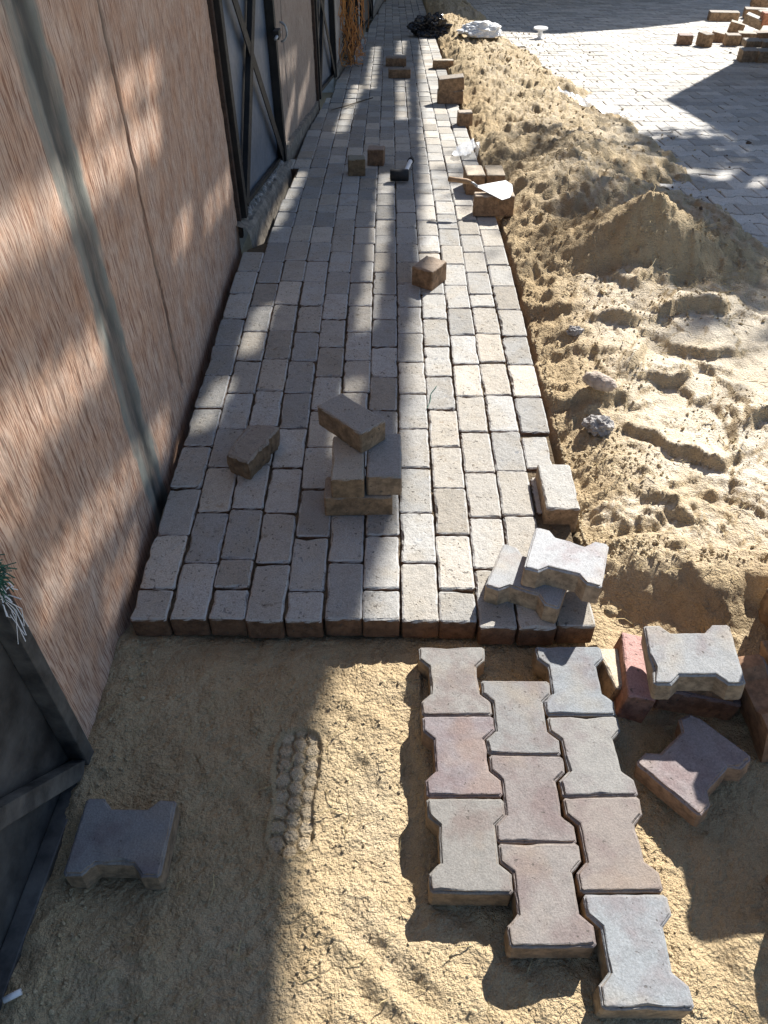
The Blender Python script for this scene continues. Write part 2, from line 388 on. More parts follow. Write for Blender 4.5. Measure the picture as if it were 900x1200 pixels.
def sand_h(x, y):
    n_big = fbm(x*2.3, y*2.3, 1, 4); n_mid = fbm(x*9, y*9, 2, 4); n_cl = fbm(x*26, y*26, 3, 4); n_f = fbm(x*75, y*75, 4, 3)
    rid = 1-np.abs(fbm(x*6.5, y*6.5, 21, 4)); rid2 = 1-np.abs(fbm(x*17, y*17, 22, 3))
    pack = np.zeros_like(x)
    ox, oy = x, y
    wx_ = x+.09*fbm(x*4, y*4, 51, 3)+.035*fbm(x*13, y*13, 53, 2); wy_ = y+.08*fbm(x*4, y*4, 52, 3)+.035*fbm(x*13, y*13, 54, 2)
    def terr(f, seed, n):
        t = (fbm(wx_*f, wy_*f*1.25, seed, 3)*.5+.5)*n; q = np.floor(t); return (q+sst(.43, .57, t-q))/n
    # pit in front of the path
    pit = -.080+.012*n_big+.011*n_mid+.005*n_cl+.0036*n_f
    pit -= .022*sst(.56, .66, x)*(1-sst(.95, 1.15, x))
    pit += .006*np.sin((x*.8+y)*60+5*n_big)*sst(.1, .5, n_big)
    pack = np.maximum(pack, .12*sst(.15, .6, fbm(x*4, y*4, 81, 3))*(y < 1.3))
    pit += .022*np.exp(-((x+.67)/.06)**2)*(1+.5*n_mid)                         # skirt of sand along the wall
    pit += .030*np.exp(-((x-.10)/.10)**2-((y-1.085)/.05)**2)*(1+.8*n_mid)       # pushed-up rim by the pavers
    pit += .018*np.exp(-((x+.02)/.05)**2-((y-.95)/.10)**2)
    pit -= .020*np.exp(-((x-.05)/.03)**2-((y-.80)/.25)**2)
    pit += .02*np.exp(-((x-.75)/.12)**2-((y-.48)/.12)**2)+.03*np.exp(-((x-.85)/.1)**2-((y-.33)/.1)**2)
    # sand right of the path
    side = -.034+.05*sst(.55, .72, x)+.016*n_big+.008*n_mid+.006*n_cl+.003*n_f
    side -= .03*sst(1.5, 2.3, x)
    flat = (1-sst(2.45, 2.75, y))
    side += .05*(terr(2.2, 61, 4)-.5)+.03*(terr(5., 62, 3)-.5)+.014*(terr(13., 66, 3)-.5)
    pack = np.maximum(pack, (.78+.4*n_big+.35*n_mid)*sst(1.36, 1.5, y)*sst(.6, .8, x)*(1-.5*sst(2.7, 3.3, y)))
    side += flat*(-.004*n_cl)
    for a in ((700, 470, .035, .14, .16), (775, 452, .05, .10, .12, .1), (830, 545, .055, .13, .10, -.35), (893, 520, .05, .10, .16, .2), (788, 598, .035, .05, .07),
              (735, 392, .06, .11, .14), (805, 385, .065, .16, .14, -.1), (745, 352, .05, .12, .10, .15), (672, 372, .03, .10, .1), (690, 420, .03, .12, .1),
              (735, 430, .04, .10, .12, .3), (650, 560, .03, .05, .1), (708, 545, .022, .09, .09), (660, 450, .022, .08, .1), (850, 430, .03, .15, .2)):
        side += 1.15*scarp(wx_, wy_, *a)
    crumb = np.maximum(0, fbm(x*34, y*34, 71, 3)); cm = np.clip(1.2*np.exp(-((x-.68)/.13)**2)+sst(.05, .5, fbm(x*3.1, y*3.1, 72, 3))+.8*np.exp(-((y-1.46)/.05)**2), 0, 1)
    side += .024*crumb*cm*(1-.45*sst(2.8, 4., y)); pack = pack*(1-.6*cm)
    for a in ((845, 580, .025, .13, .06, .1), (770, 625, .018, .12, .05, .2)):
        side += .5*hole(wx_, wy_, *a)
    tread = np.sin((y*1.0+.25*x)*150+4*fbm(x*10, y*10, 31, 2)+3*np.sin(x*55))
    for (u, v, rx, ry) in ((742, 600, .16, .07), (815, 615, .14, .07), (800, 500, .12, .05), (870, 585, .10, .07)):
        cx, cy, _ = gp(u, v); mk = 1-sst(.6, 1., np.sqrt(((x-cx)/rx)**2+((y-cy)/ry)**2)); side += .0035*tread*mk; pack = np.maximum(pack, mk*.8)
    # ridge of tipped sand running on along the path
    xr = 1.02-.016*(y-3.); far = sst(2.5, 3.2, y)
    ridge = (.055+.03*n_big+.03*(rid-.75)+.006*n_cl+.07*(terr(2.6, 63, 4)-.5)+.035*(terr(6., 64, 3)-.5))*np.exp(-(np.abs(x-xr)/.44)**2.6)
    ridge *= .75+.5*vn(y*1.7, x*.8, 41)
    ridge += (np.exp(-((x-xr)/.65)**4))*(.008*n_cl+.02*n_mid)
    side += far*ridge
    # the big heap
    cx, cy = 1.06, 3.16
    dx = np.where(x > cx, (x-cx)/.58, (x-cx)/.42); dy = np.where(y < cy, (y-cy)/.22, (y-cy)/.55)
    q = np.sqrt(dx*dx+dy*dy)+.10*n_mid+.05*n_cl
    heap = .31*np.clip(1-q, 0, None)**1.05+(.05*(terr(7., 65, 4)-.5)+.022*n_mid+.014*n_cl+.02*np.maximum(0, fbm(x*34, y*34, 71, 3)))*(1-sst(.75, 1., q))
    pack = pack*(1-.9*sst(1.15, .85, q))
    side += np.maximum(heap-.9*far*np.maximum(ridge, 0), 0)
    cx, cy, _ = gp(675, 232); side += .09*np.clip(1-np.hypot((x-cx)/.36, (y-cy)/.4)-.15*n_mid, 0, None)
    cx, cy, _ = gp(668, 197); side += .10*np.clip(1-np.hypot((x-cx)/.30, (y-cy)/.4)-.2*n_mid, 0, None)
    # sand thins out over the road
    lim = 1.62+.22*n_big+.14*n_mid+.10*sst(2.9, 3.4, y)-.05*(y-4)*sst(4, 9, y)
    thin = sst(-.22, .16, x-lim)*sst(3.0, 3.5, y+.35*n_mid)
    thin = np.maximum(thin, sst(2.3, 2.7, x))
    side = side*(1-thin)-.10*thin
    side = side-.10*sst(16.0, 16.6, y)
    pack = np.maximum(pack, sst(1.15, 1.5, x)*(1-sst(2.9, 3.3, y))*(.6+.4*n_mid))
    # blend pit -> bank
    edge = 1.40+.05*n_mid+.05*np.sin(x*5)
    k = sst(-.11, .05, y-edge)
    right = pit*(1-k)+side*k
    # under the bricks
    under = np.full_like(x, -.105)+.004*n_mid
    left = pit*(1-sst(1.20, 1.29, y))+under*sst(1.20, 1.29, y)
    kx = sst(.522, .552, x+.010*n_cl+.016*n_mid-.012)
    h = left*(1-kx)+right*kx
    # pavers laid on a screeded bed
    bed = sst(.07, .10, x)*(1-sst(.52, .56, x))*sst(.33, .37, y)*(1-sst(1.13, 1.17, y))
    h = np.where(bed > .5, np.minimum(h, -.072), h)
    # shoe print
    (ax, ay, _), (bx, by, _) = FOOT; L = math.hypot(bx-ax, by-ay); ux, uy = (bx-ax)/L, (by-ay)/L
    s = (x-ax)*ux+(y-ay)*uy; w = -(x-ax)*uy+(y-ay)*ux
    hw = .053-.010*np.exp(-((s/L-.60)/.16)**2)-.006*sst(.6, 1.0, s/L)
    e = np.where(s < .05, np.hypot((s-.05)/.05, w/hw), np.where(s > L-.045, np.hypot((s-L+.045)/.045, w/hw), np.abs(w/hw)))
    inside = 1-sst(.90, 1.05, e)
    hx = 24.; c0 = w*hx; c1 = s*hx; hexl = np.full_like(x, 9.)
    for (ox, oy) in ((0, 0), (.75, .433)):
        px_ = (c0-ox)/1.5; py_ = (c1-oy)/.866
        gx = (px_-np.round(px_))*1.5; gy = (py_-np.round(py_))*.866
        hd = np.maximum(np.abs(gy), np.abs(gx)*.866+np.abs(gy)*.5); hexl = np.minimum(hexl, hd)
    lines = sst(.36, .405, hexl)
    hp = -.088+.012*n_big+.006*n_mid-.0065*lines*inside
    h = h*(1-inside)+hp*inside
    h += .003*np.exp(-((e-1.12)/.09)**2)*(1-bed)*(s > -.08)*(s < L+.08)
    pack = np.maximum(pack, .34*inside)
    return gz(y)+h, pack
def spaced(a, b, f):
    o = [a]
    while o[-1] < b: o.append(o[-1]+f(o[-1]))
    return np.array(o)
ys = spaced(.12, 16.6, lambda d: max(.0028, .0052*d))
xs = np.concatenate([spaced(-.72, .6, lambda x: .0027 if -.30 < x < -.12 else .0044)[:-1], spaced(.6, 2.7, lambda x: .006+.004*max(0, x-1.))])
X, Y = np.meshgrid(xs, ys); Z, PK = sand_h(X, Y)
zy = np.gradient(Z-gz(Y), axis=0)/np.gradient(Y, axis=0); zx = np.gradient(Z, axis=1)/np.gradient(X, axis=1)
PK = PK*(1-.85*sst(.35, .8, np.hypot(zx, zy)))         # steep faces lose the pale tone and turn browner
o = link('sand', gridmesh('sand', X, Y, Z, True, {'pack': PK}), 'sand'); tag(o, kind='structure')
def sz(x, y): return float(sand_h(np.array([[x]]), np.array([[y]]))[0][0, 0])
# sand carries on behind and left of the photographer
ys2 = np.linspace(-3, .13, 60); xs2 = np.linspace(-2.6, 2.7, 90); X, Y = np.meshgrid(xs2, ys2)
o = link('sand', gridmesh('sand_behind', X, Y, -.088+.01*fbm(X*2.3, Y*2.3, 1, 4)), 'sand'); tag(o, kind='structure')

# --- road of dog-bone pavers
road_z = lambda D: gz(D)-.045
ys = np.linspace(-3.2, 26, 114); xs = np.linspace(1.0, 16, 40); X, Y = np.meshgrid(xs, ys); X = np.where(Y < 2.8, np.maximum(X, 2.35), X)
road = link('road', gridmesh('road', X, Y, road_z(Y)-.012), 'roadbed'); tag(road, kind='structure')
bm_me = [bone_mesh(900+i, False) for i in range(4)]
for me in bm_me: me.materials.append(M['road_paver'])
slots = []
for j in range(-41, 170):
    y = 3.0+.145*j
    for i in range(75):
        x = 1.05+.198*i+(.099 if j % 2 else 0)
        if x > 1.0+min(14, 1.2+max(y, 3.)*.75): continue
        if y < 2.95 and x < 2.5: continue
        u, v = proj(x, y, gzf(y)-.04)
        vis = (-20 < u < 930) and (-30 < v < 1200)
        if not vis and x > 6.5: continue
        if x < 1.45 and y < 10: continue
        d = math.hypot(x, y); slots.append((d if vis and x > 1.6 else d+100, x, y))
slots.sort(); rgr = random.Random(3)
def road_m(x, y):
    z = float(road_z(y))-TP+rgr.uniform(-.003, .003)
    return Matrix.Translation((x, y, z)) @ Matrix.Rotation(math.atan(slope(y)), 4, 'X') @ Matrix.Rotation(R(90)+rgr.uniform(-.012, .012), 4, 'Z') @ Matrix.Rotation(rgr.uniform(-.01, .01), 4, 'Y')
def joined(name, items, m, parent):
    vs = []; fs = []; n = 0
    for me, mx in items:
        co = np.empty(len(me.vertices)*3, np.float32); me.vertices.foreach_get('co', co); co = co.reshape(-1, 3)
        A = np.array(mx); vs.append(co @ A[:3, :3].T+A[:3, 3])
        fs += [tuple(i+n for i in p.vertices) for p in me.polygons]; n += len(co)
    me = bpy.data.meshes.new(name); me.from_pydata(np.concatenate(vs).tolist(), [], fs); me.update()
    return link(name, me, m, parent)
for k, (d, x, y) in enumerate(slots[:290]):
    o = link('paver', bm_me[k % 4], None, road); o.matrix_local = road_m(x, y)
o = joined('paver_field', [(bm_me[k % 4], road_m(x, y)) for k, (d, x, y) in enumerate(slots[290:])], 'road_paver', road); o['kind'] = 'stuff'

# --- brick path
ys = np.concatenate([np.linspace(1.235, 16.4, 150)]); xs = np.array([-.65, -.3, .1, .3, .53]); X, Y = np.meshgrid(xs, ys); X = np.where(X < -.6, np.where(Y < 3.38, X, np.interp(Y, [3.38, 4.7, 4.75, 16.4], [-.56, -.54, -.58, -.03])), X)
path = link('brick_path', gridmesh('brick_path', X, Y, gz(Y)-.013), 'bed'); tag(path, kind='structure')
WALLX = lambda D: -.70 if D < 3.40 else -.70+.05*(D-3.45)
full_hi = [brick_mesh(.0485, .0983, 100+i, True) for i in range(14)]; half_hi = [brick_mesh(.0485, .0484, 200+i, True) for i in range(8)]
full_lo = [brick_mesh(.0485, .0983, 300+i) for i in range(12)]; half_lo = [brick_mesh(.0485, .0484, 400+i) for i in range(8)]
for me in full_hi+half_hi+full_lo+half_lo: me.materials.append(M['brick'])
rg = random.Random(11); items = []
for c in range(12):
    xc = -.665+.1*c+.05
    y = 1.218+rg.uniform(-.006, .006)-(.02 if c >= 9 else 0)
    first = True
    while y < 16.2:
        ln = .1 if (first and c % 2 == 0) or rg.random() < .05 else .2
        first = False
        ln += rg.uniform(-.003, .003) if ln > .15 else rg.uniform(-.004, .008)
        yc = y+ln/2; y += ln
        lim = WALLX(yc)+(.022 if yc < 3.40 else (.115 if yc < 4.7 else .035))
        w = .1; x = xc
        if xc-.05 < lim:
            w = xc+.05-lim; x = xc+.05-w/2
            if w < .035: continue
        # the edge bricks by the trench are knocked out
        if c == 11 and 1.55 < yc < 1.90: ln *= .82; w = .085; x -= .007
        if c == 11 and 1.42 < yc < 1.55: continue
        nl = .2 if ln > .15 else .1
        items.append((yc, x, w/.1, ln/nl, nl))
items.sort()
def brick_m(yc, x, sx, sy, hi):
    jx, jz, jr = rg.gauss(0, .0011), rg.gauss(0, .0016), rg.gauss(0, .006)
    return (Matrix.Translation((x+jx, yc, gzf(yc)+jz-TB)) @ Matrix.Rotation(math.atan(slope(yc))+rg.gauss(0, .006), 4, 'X') @ Matrix.Rotation(rg.gauss(0, .008), 4, 'Y')
            @ Matrix.Rotation(jr+(math.pi if rg.random() < .5 else 0), 4, 'Z') @ Matrix.Diagonal((sx, sy, 1, 1)))
rest = []
for k, (yc, x, sx, sy, nl) in enumerate(items):
    hi = k < 110
    lib = (full_hi if hi else full_lo) if nl > .15 else (half_hi if hi else half_lo)
    me = rg.choice(lib); mx = brick_m(yc, x, sx, sy, hi)
    if k < 298: o = link('brick', me, None, path); o.matrix_local = mx
    else: rest.append((me, mx))
o = joined('brick_field', rest, 'brick', path); o['kind'] = 'stuff'

# ================================================================== WALL SIDE
def plaster_wall(name, y0, y1, z0, zt, step_y, step_z, m, stripe=None, groove=None, zfine=1.3, seed=0, strength=1.):
    """combed plaster face; local +X faces the path, local Y runs along it"""
    yy = np.arange(y0, y1+step_y*.5, step_y); zz = np.concatenate([np.arange(z0, zfine, step_z), np.linspace(zfine, zt, 12)])
    Yg, Zg = np.meshgrid(yy, zz)
    lean = Yg+.05*Zg+.006*fbm(Yg*5, Zg*5, seed+5, 3)
    a = vn(lean*250, Zg*15, seed+1); b = vn(lean*190+7, Zg*10, seed+2)
    dens = .5+.5*fbm(Yg*3.2, Zg*2.4, seed+3, 3)
    g = .55*np.clip(sst(.78, .90, a)*.9+sst(.80, .92, b), 0, 1)*sst(.10, .6, dens+.1)
    base = .004*fbm(Yg*2.5, Zg*2.5, seed+4, 4)+.0025*fbm(Yg*18, Zg*18, seed+6, 3)+.0008*fbm(Yg*90, Zg*90, seed+9, 2)
    low = 1-sst(z0+.03, z0+.22, Zg+.03*fbm(Yg*6, Zg*6, seed+8, 3))                 # trowelled, uncombed foot
    g = g*(1-.75*low); paint = np.zeros_like(Yg); core = paint
    d = base-.0025*g*strength
    if stripe is not None:
        wob = .012*fbm(Zg*4, Yg*0+3, seed+7, 4); e = np.abs(Yg-stripe+wob); wd_ = .078+.012*fbm(Zg*6, Yg*0, seed+11, 3)+.022*fbm(Yg*60, Zg*22, seed+13, 3)
        s = (1-sst(wd_-.02, wd_+.02, e))*(.95+.3*fbm(Yg*30, Zg*9, seed+14, 3)); paint = np.maximum(paint, s); g = g*(1-s)
        ec = np.abs(Yg-stripe-.012+wob*1.2); ch_ = 1-sst(.012, .06, ec)
        core = ch_*s; d = base*(1)-.0025*g*strength-.007*ch_*s
    if groove is not None:
        e = np.abs(Yg-groove+.004*fbm(Zg*5, Yg*0+1, seed+12, 3)); s = (1-sst(.009, .014, e))*sst(.05, .075, Zg); d = d-.022*s; g = np.maximum(g, s*1.5); paint = np.maximum(paint, .9*s); core = np.maximum(core, .0*s)
    me = gridmesh(name, d, Yg, Zg, True, {'groove': np.clip(g, 0, 1.5), 'paint': np.clip(paint, 0, 1)*.95, 'core': core})
    return link(name, me, m)
root = empty('plaster_wall', (-.70, 0, 0))
f = plaster_wall('face', .885, 3.47, -.16, 3.0, .0024, .009, 'plaster', stripe=1.705, groove=2.168); f.parent = root; f.name = 'face'
MB().box(-.24, -.03, .885, 3.47, -.2, 3.0).build('core', 'greyplaster', root)
b = MB()
for (ya, yb) in ((.885, 3.47),):
    b.box(-.03, -.006, ya, ya+.001, -.2, 3.0).box(-.03, -.006, yb-.001, yb, -.2, 3.0)
b.build('edge', 'greyplaster', root)
tag(root, 'cream and red-brown combed plaster wall with a grey painted vertical stripe', 'wall')

WANG = -math.atan(.05)
W2 = empty('plaster_wall', (-.70, 3.45, 0), WANG)
f = plaster_wall('face', 1.285, 2.90, -.55, 2.9, .006, .014, 'plaster_grey', zfine=.8, seed=60, groove=1.66); f.parent = W2
MB().box(-.24, -.03, 1.285, 2.90, -.6, 2.9).build('core', 'greyplaster', W2)
# rough concrete foot of this wall, following the street
b = MB(); n = 14
for k in range(n):
    ya = 1.27+1.63*k/n; yb = 1.27+1.63*(k+1)/n; g0 = gzf(3.45+ya)
    b.box(-.02, .035-.018*k/n+random.uniform(-.003, .003), ya, yb, g0-.2, g0+.075-.045*k/n+random.uniform(-.006, .006))
b.build('foot', 'threshold', W2)
tag(W2, 'weathered grey-brown plaster wall between the two steel gates along the path', 'wall')

def gate(name, loc, rz, y0, y1, zb, zt, diag, panel, label, frame=.045, depth=.035, latch=None, foot=None):
    """sheet-steel leaf with an angle-iron frame and crossed flat braces"""
    g = empty(name, loc, rz)
    za = lambda y: zb[0]+(zb[1]-zb[0])*(y-y0)/(y1-y0)
    me = MB(); p = me.add([(-.012, y0, za(y0)), (-.012, y1, za(y1)), (-.012, y1, zt), (-.012, y0, zt), (-.016, y0, za(y0)), (-.016, y1, za(y1)), (-.016, y1, zt), (-.016, y0, zt)],
                          [(0, 1, 2, 3), (7, 6, 5, 4), (0, 4, 5, 1), (1, 5, 6, 2), (2, 6, 7, 3), (3, 7, 4, 0)])
    p.build('panel', panel, g)
    for (ya, yb) in ((y0-.004, y0+frame), (y1-frame, y1+.004)):
        yc = (ya+yb)/2; MB().box(-.011, depth, ya, yb, za(yc)-.012, zt+.005).build('stile', 'black_steel', g, bevel=.003)
    MB().bar((.006, y0+frame, zt-frame/2), (.006, y1-frame, zt-frame/2), frame, depth).build('rail', 'black_steel', g)
    MB().bar((.004, y0+frame, za(y0)+.012), (.004, y1-frame, za(y1)+.012), .022, .02).build('rail', 'black_steel', g)
    for k, (pa, pb) in enumerate(diag):
        MB().bar((.014+.008*k, *pa), (.014+.008*k, *pb), .062, .006+.02*(k == 0), (1, 0, 0)).build('brace', 'black_steel', g, bevel=.0015)
    if latch:
        y, z = latch; l = MB().box(depth, depth+.03, y-.05, y+.02, z-.02, z+.02).build('latch', 'black_steel', g, bevel=.003)
        pts = [(depth+.03+.035*math.sin(a), y+.005+.0*a, z+.005+.045*math.cos(a)) for a in np.linspace(0, math.pi, 9)]
        MB().tube(pts, .006, 6).build('handle', 'steel', l, True)
        MB().tube([(depth+.02, y-.10, z-.005), (depth+.02, y+.05, z-.005)], .008, 8).build('bolt', 'steel', l, True)
    tag(g, label, 'gate'); return g
W0 = (-.70, 3.45, 0)
gate('steel_gate', W0, WANG, .07, 1.262, (.075, -.085), 2.1, (((.16, .09), (1.20, 1.25)), ((.22, 1.06), (1.22, -.07))), 'gate_panel',
     'blue-grey sheet steel gate with black crossed braces, latch and rubble threshold', latch=(1.20, .565))
gate('steel_gate', W0, WANG, 2.935, 4.10, (-.235, -.385), 1.9, (((3.02, -.22), (4.0, .9)), ((3.0, .62), (4.05, -.37))), 'gate_panel',
     'narrow-looking blue-grey steel gate beyond the weathered plaster wall')
gate('steel_gate', W0, WANG, 5.25, 6.45, (-.50, -.62), 1.7, (((5.3, -.45), (6.3, .5)), ((5.3, .4), (6.38, -.58))), 'gate_panel_dark',
     'black steel gate just past the tangle of dry orange creeper')
# concrete threshold under the first gate: broken rubble top, sloping face
def threshold():
    t = empty('door_threshold', W0, WANG)
    n = 60; rr = random.Random(5); yy = np.linspace(-.03, 1.30, n)
    prof = [(-.05, 0), (.006, 0), (.028, -.012), (.045, -.012), (.062, -.035), (.080, -.5)]
    X = []; Y = []; Z = []
    for k, (px_, dz) in enumerate(prof):
        top = .062-.155*(yy/1.26); g0 = gz(3.45+yy)
        zz = np.where(dz < -.3, g0-.15, np.maximum(top+dz, g0-.03))
        X.append(px_+.007*(vn(yy*30, yy*0+k, 6)-.5)*(k > 0)); Y.append(yy); Z.append(zz+.014*(vn(yy*38, yy*0+k*3, 7)-.5)*(k < 4))
    link('concrete', gridmesh('concrete', np.array(X).T, np.array(Y).T, np.array(Z).T, False), 'threshold', t)
    me = bpy.data.meshes.new('rubble'); bm = bmesh.new()
    for i in range(120):
        y = rr.uniform(.08, 1.2); r = rr.uniform(.006, .015)
        m = Matrix.Translation((rr.uniform(.0, .03), y, .062-.155*(y/1.26)+rr.uniform(-.004, .006))) @ Euler((rr.random()*6, rr.random()*6, 0)).to_matrix().to_4x4() @ Matrix.Diagonal((r, r*rr.uniform(.6, 1.4), r*.7, 1))
        bmesh.ops.create_icosphere(bm, subdivisions=1, radius=1, matrix=m)
    bm.to_mesh(me); bm.free(); o = link('rubble', me, 'stone', t); o['kind'] = 'stuff'
    tag(t, 'rough concrete threshold with broken stones under the latched steel gate', 'threshold')
threshold()
# rusty hinge post at the end of the plaster wall, door jambs
b = MB().box(-.02, .012, .035, .062, -.02, 2.1); o = b.build('gate_post', 'rusty', None, bevel=.002); o.location = W0; o.rotation_euler = (0, 0, WANG)
tag(o, 'thin rusty steel post between the plaster wall edge and the latched gate', 'post')
b = MB().box(-.02, .022, 2.902, 2.930, -.32, 1.9); o = b.build('gate_post', 'rusty', None, bevel=.002); o.location = W0; o.rotation_euler = (0, 0, WANG)
tag(o, 'rust-brown steel post at the far end of the weathered plaster wall', 'post')
# grey rendered piers further on
for (ya, yb, zt, lb) in ((4.115, 5.235, 2.6, 'grey rendered pier with dry orange creeper hanging in front of it'), (6.47, 7.0, 2.5, 'grey rendered pier beyond the black steel gate'), (8.85, 17.0, 2.5, 'far grey rendered wall at the end of the brick path')):
    r = empty('rendered_pier', W0, WANG)
    g0 = gzf(3.45+yb)
    MB().box(-.25, .0, ya, yb, g0-.2, zt).build('shaft', 'greyplaster', r, bevel=.006)
    MB().box(-.02, .022, ya+.004, yb-.004, g0-.2, gzf(3.45+ya)+.05).build('foot', 'threshold', r, bevel=.004)
    tag(r, lb, 'wall' if yb > 10 else 'pier')
gate('steel_gate', W0, WANG, 7.02, 8.83, (-.70, -.90), 1.5, (((7.1, -.6), (8.7, .6)), ((7.1, .5), (8.75, -.86))), 'gate_panel_dark', 'farthest dark steel gate near the shaded end of the path')

# near gate leaf, lower left
g0 = empty('steel_gate', (-.705, .885, -.095), R(-3.4))
MB().box(-.016, -.012, -1.25, -.004, .01, 2.2).build('panel', 'gate_panel_dark', g0)
MB().box(-.011, .030, -.036, 0, 0, 2.2).build('stile', 'dusty_steel', g0, bevel=.003)
MB().box(-.011, .030, -1.25, -1.21, 0, 2.2).build('stile', 'dusty_steel', g0, bevel=.003)
MB().box(-.011, .028, -1.209, -.037, 0, .038).build('rail', 'dusty_steel', g0, bevel=.003)
MB().box(-.011, .028, -1.209, -.037, 2.16, 2.2).build('rail', 'dusty_steel', g0, bevel=.003)
MB().bar((.012, -.05, .045), (.012, -1.20, 1.35), .042, .03).build('brace', 'dusty_steel', g0, bevel=.002)
MB().bar((.004, -1.20, .05), (.004, -.05, 1.35), .042, .012).build('brace', 'dusty_steel', g0, bevel=.002)
tag(g0, 'scuffed black steel gate leaf standing ajar next to the sand pit', 'gate')
# green and white rope knotted on the leaf
rr = random.Random(4)
rp = empty('rope_knot', (-.68, .868, .565)); rp.scale = (.72, .72, .8)
for nm, m, cnt, cz in (('green_strands', 'green_rope', 130, .03), ('white_strands', 'white_plastic', 24, -.03)):
    b = MB()
    for k in range(cnt):
        a = Vector((rr.uniform(-.03, .02), rr.uniform(-.03, .01), cz+rr.uniform(-.04, .035)))
        d = Vector((rr.uniform(-.2, 1), rr.uniform(-.8, .8), rr.uniform(-.9, .5))).normalized()*rr.uniform(.018, .045)
        b.tube([a, a+d*.5+Vector((0, 0, .006)), a+d+Vector((rr.uniform(-.01, .01), rr.uniform(-.01, .01), -.008))], .0016, 4)
    b.build(nm, m, rp)
b = MB()
for k in range(9):
    a = Vector((.0, -.01, -.05)); b.tube([a, a+Vector((rr.uniform(.0, .03), rr.uniform(-.02, .02), -.05)), a+Vector((rr.uniform(.0, .035), rr.uniform(-.05, .05), -.10-.03*rr.random()))], .001, 4)
b.build('loose_end', 'white_plastic', rp)
tag(rp, 'frayed green and white rope knot tied to the near black gate', 'rope')

# dry orange creeper hanging on the pier
cr = empty('dry_creeper', (-.70+.05*4.9, 3.45+4.85, -.45), WANG)
b = MB(); b2 = MB()
for k in range(190):
    y = rr.gauss(0, .16); z = rr.uniform(.1, 1.5); pts = []; x = rr.uniform(.02, .16)
    for i in range(6): pts.append((x, y, max(.03, z))); x = min(.22, max(.01, x+rr.gauss(0, .03))); y += rr.gauss(0, .045); z -= rr.uniform(.02, .13)
    (b if k % 5 else b2).tube(pts, rr.uniform(.002, .005), 4)
b.build('dry_stem', 'creeper', cr); b2.build('dark_stem', 'twig', cr)
b = MB()
for k in range(5): b.tube([(.05, .16+.03*k, 1.4), (.07+.02*rr.random(), .15+.03*k, .7), (.06, .18+.02*k, -.08)], [.012, .014, .018], 6)
b.build('trunk', 'bark', cr)
tag(cr, 'tangle of dry orange creeper stems hanging by the grey pier', 'creeper')

# ================================================================== THINGS ON THE GROUND
def paver(top, yaw, p, r, label, tint=(1, 1, 1), seed=0, group=None, chip=.006):
    o = link('dogbone_paver', bone_mesh(seed, True, chip), 'paver'); put(o, top, yaw, p, r, TP); o.color = (*tint, 1)
    return tag(o, label, 'paver', group)
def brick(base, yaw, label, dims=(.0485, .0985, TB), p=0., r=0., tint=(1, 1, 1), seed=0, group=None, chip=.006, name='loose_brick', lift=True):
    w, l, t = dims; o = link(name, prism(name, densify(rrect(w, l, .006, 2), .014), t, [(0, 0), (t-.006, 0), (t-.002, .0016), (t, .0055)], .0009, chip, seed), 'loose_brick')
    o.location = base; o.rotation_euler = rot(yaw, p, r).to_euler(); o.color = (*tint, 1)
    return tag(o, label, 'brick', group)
PINK = (1.0, .80, .82); GREY = (.95, 1.0, 1.06); TAN = (1.0, .95, .88); DARK = (.62, .62, .64)
# ten pavers laid out on the sand, interlocked in three columns
LAID = [(.1625, 1.049, (1.02, 1.0, .95), 'pale grey-cream paver at the path end of the outer column nearest the wall'),
        (.1665, .853, (.88, .78, .80), 'pinkish mauve paver in the middle of the three-paver outer column'),
        (.1680, .655, (.90, .86, .80), 'brownish stained paver ending the outer column nearest the wall'),
        (.3085, .950, (.98, .97, .95), 'light grey paver heading the middle column of the laid pavers'),
        (.3105, .755, (.90, .83, .82), 'rosy grey paver in the centre of the ten laid pavers'),
        (.3125, .560, (.92, .87, .85), 'mauve-grey paver with a purple chipped corner ending the middle column'),
        (.4535, 1.051, (.95, 1.03, 1.10), 'bluish paver crossed by a dark shadow beside the path end'),
        (.4565, .855, (.98, 1.01, 1.03), 'pale paver with a long slot-shaped dent in its face'),
        (.4615, .660, (.88, .81, .79), 'pink-brown paver third along the four-paver column'),
        (.4680, .462, (1.14, 1.22, 1.28), 'pale blue-grey paver with a sandy patch, last of the four-paver column')]
rg = random.Random(21)
for k, (x, y, tint, lb) in enumerate(LAID):
    paver((x, y, -.006+rg.uniform(-.002, .002)), rg.uniform(-.9, .9)+(1.0 if k > 5 else .4), rg.uniform(-.5, .5), rg.uniform(-.5, .5), lb, tint, 500+k, 'pavers laid out on the sand', .005)
# scattered pavers
paver((.461, 1.335, .1255), -108.7, -.5, -3.5, 'pale paver lying on top of another at the path corner', (1.55, 1.60, 1.66), 520, chip=.012)
paver((.373, 1.324, .0645), -113.0, .1, -.1, 'paver half hidden beneath another one at the path corner', (1.45, 1.50, 1.54), 521)
paver((.700, 1.040, .118), -94.9, 8.0, .6, 'pale blue-grey paver propped on a pink brick in the pit', (1.25, 1.32, 1.38), 522, chip=.012)
paver((.682, .842, -.005), -50., 6., -4., 'mauve paver lying askew with chipped corner in the shaded pit', (1.2, 1.08, 1.08), 523, chip=.012)
paver((-.549, .672, -.018), -90.1, -1.5, -3., 'dark grey paver alone on shaded sand by the black gate', (.95, .98, 1.03), 524)
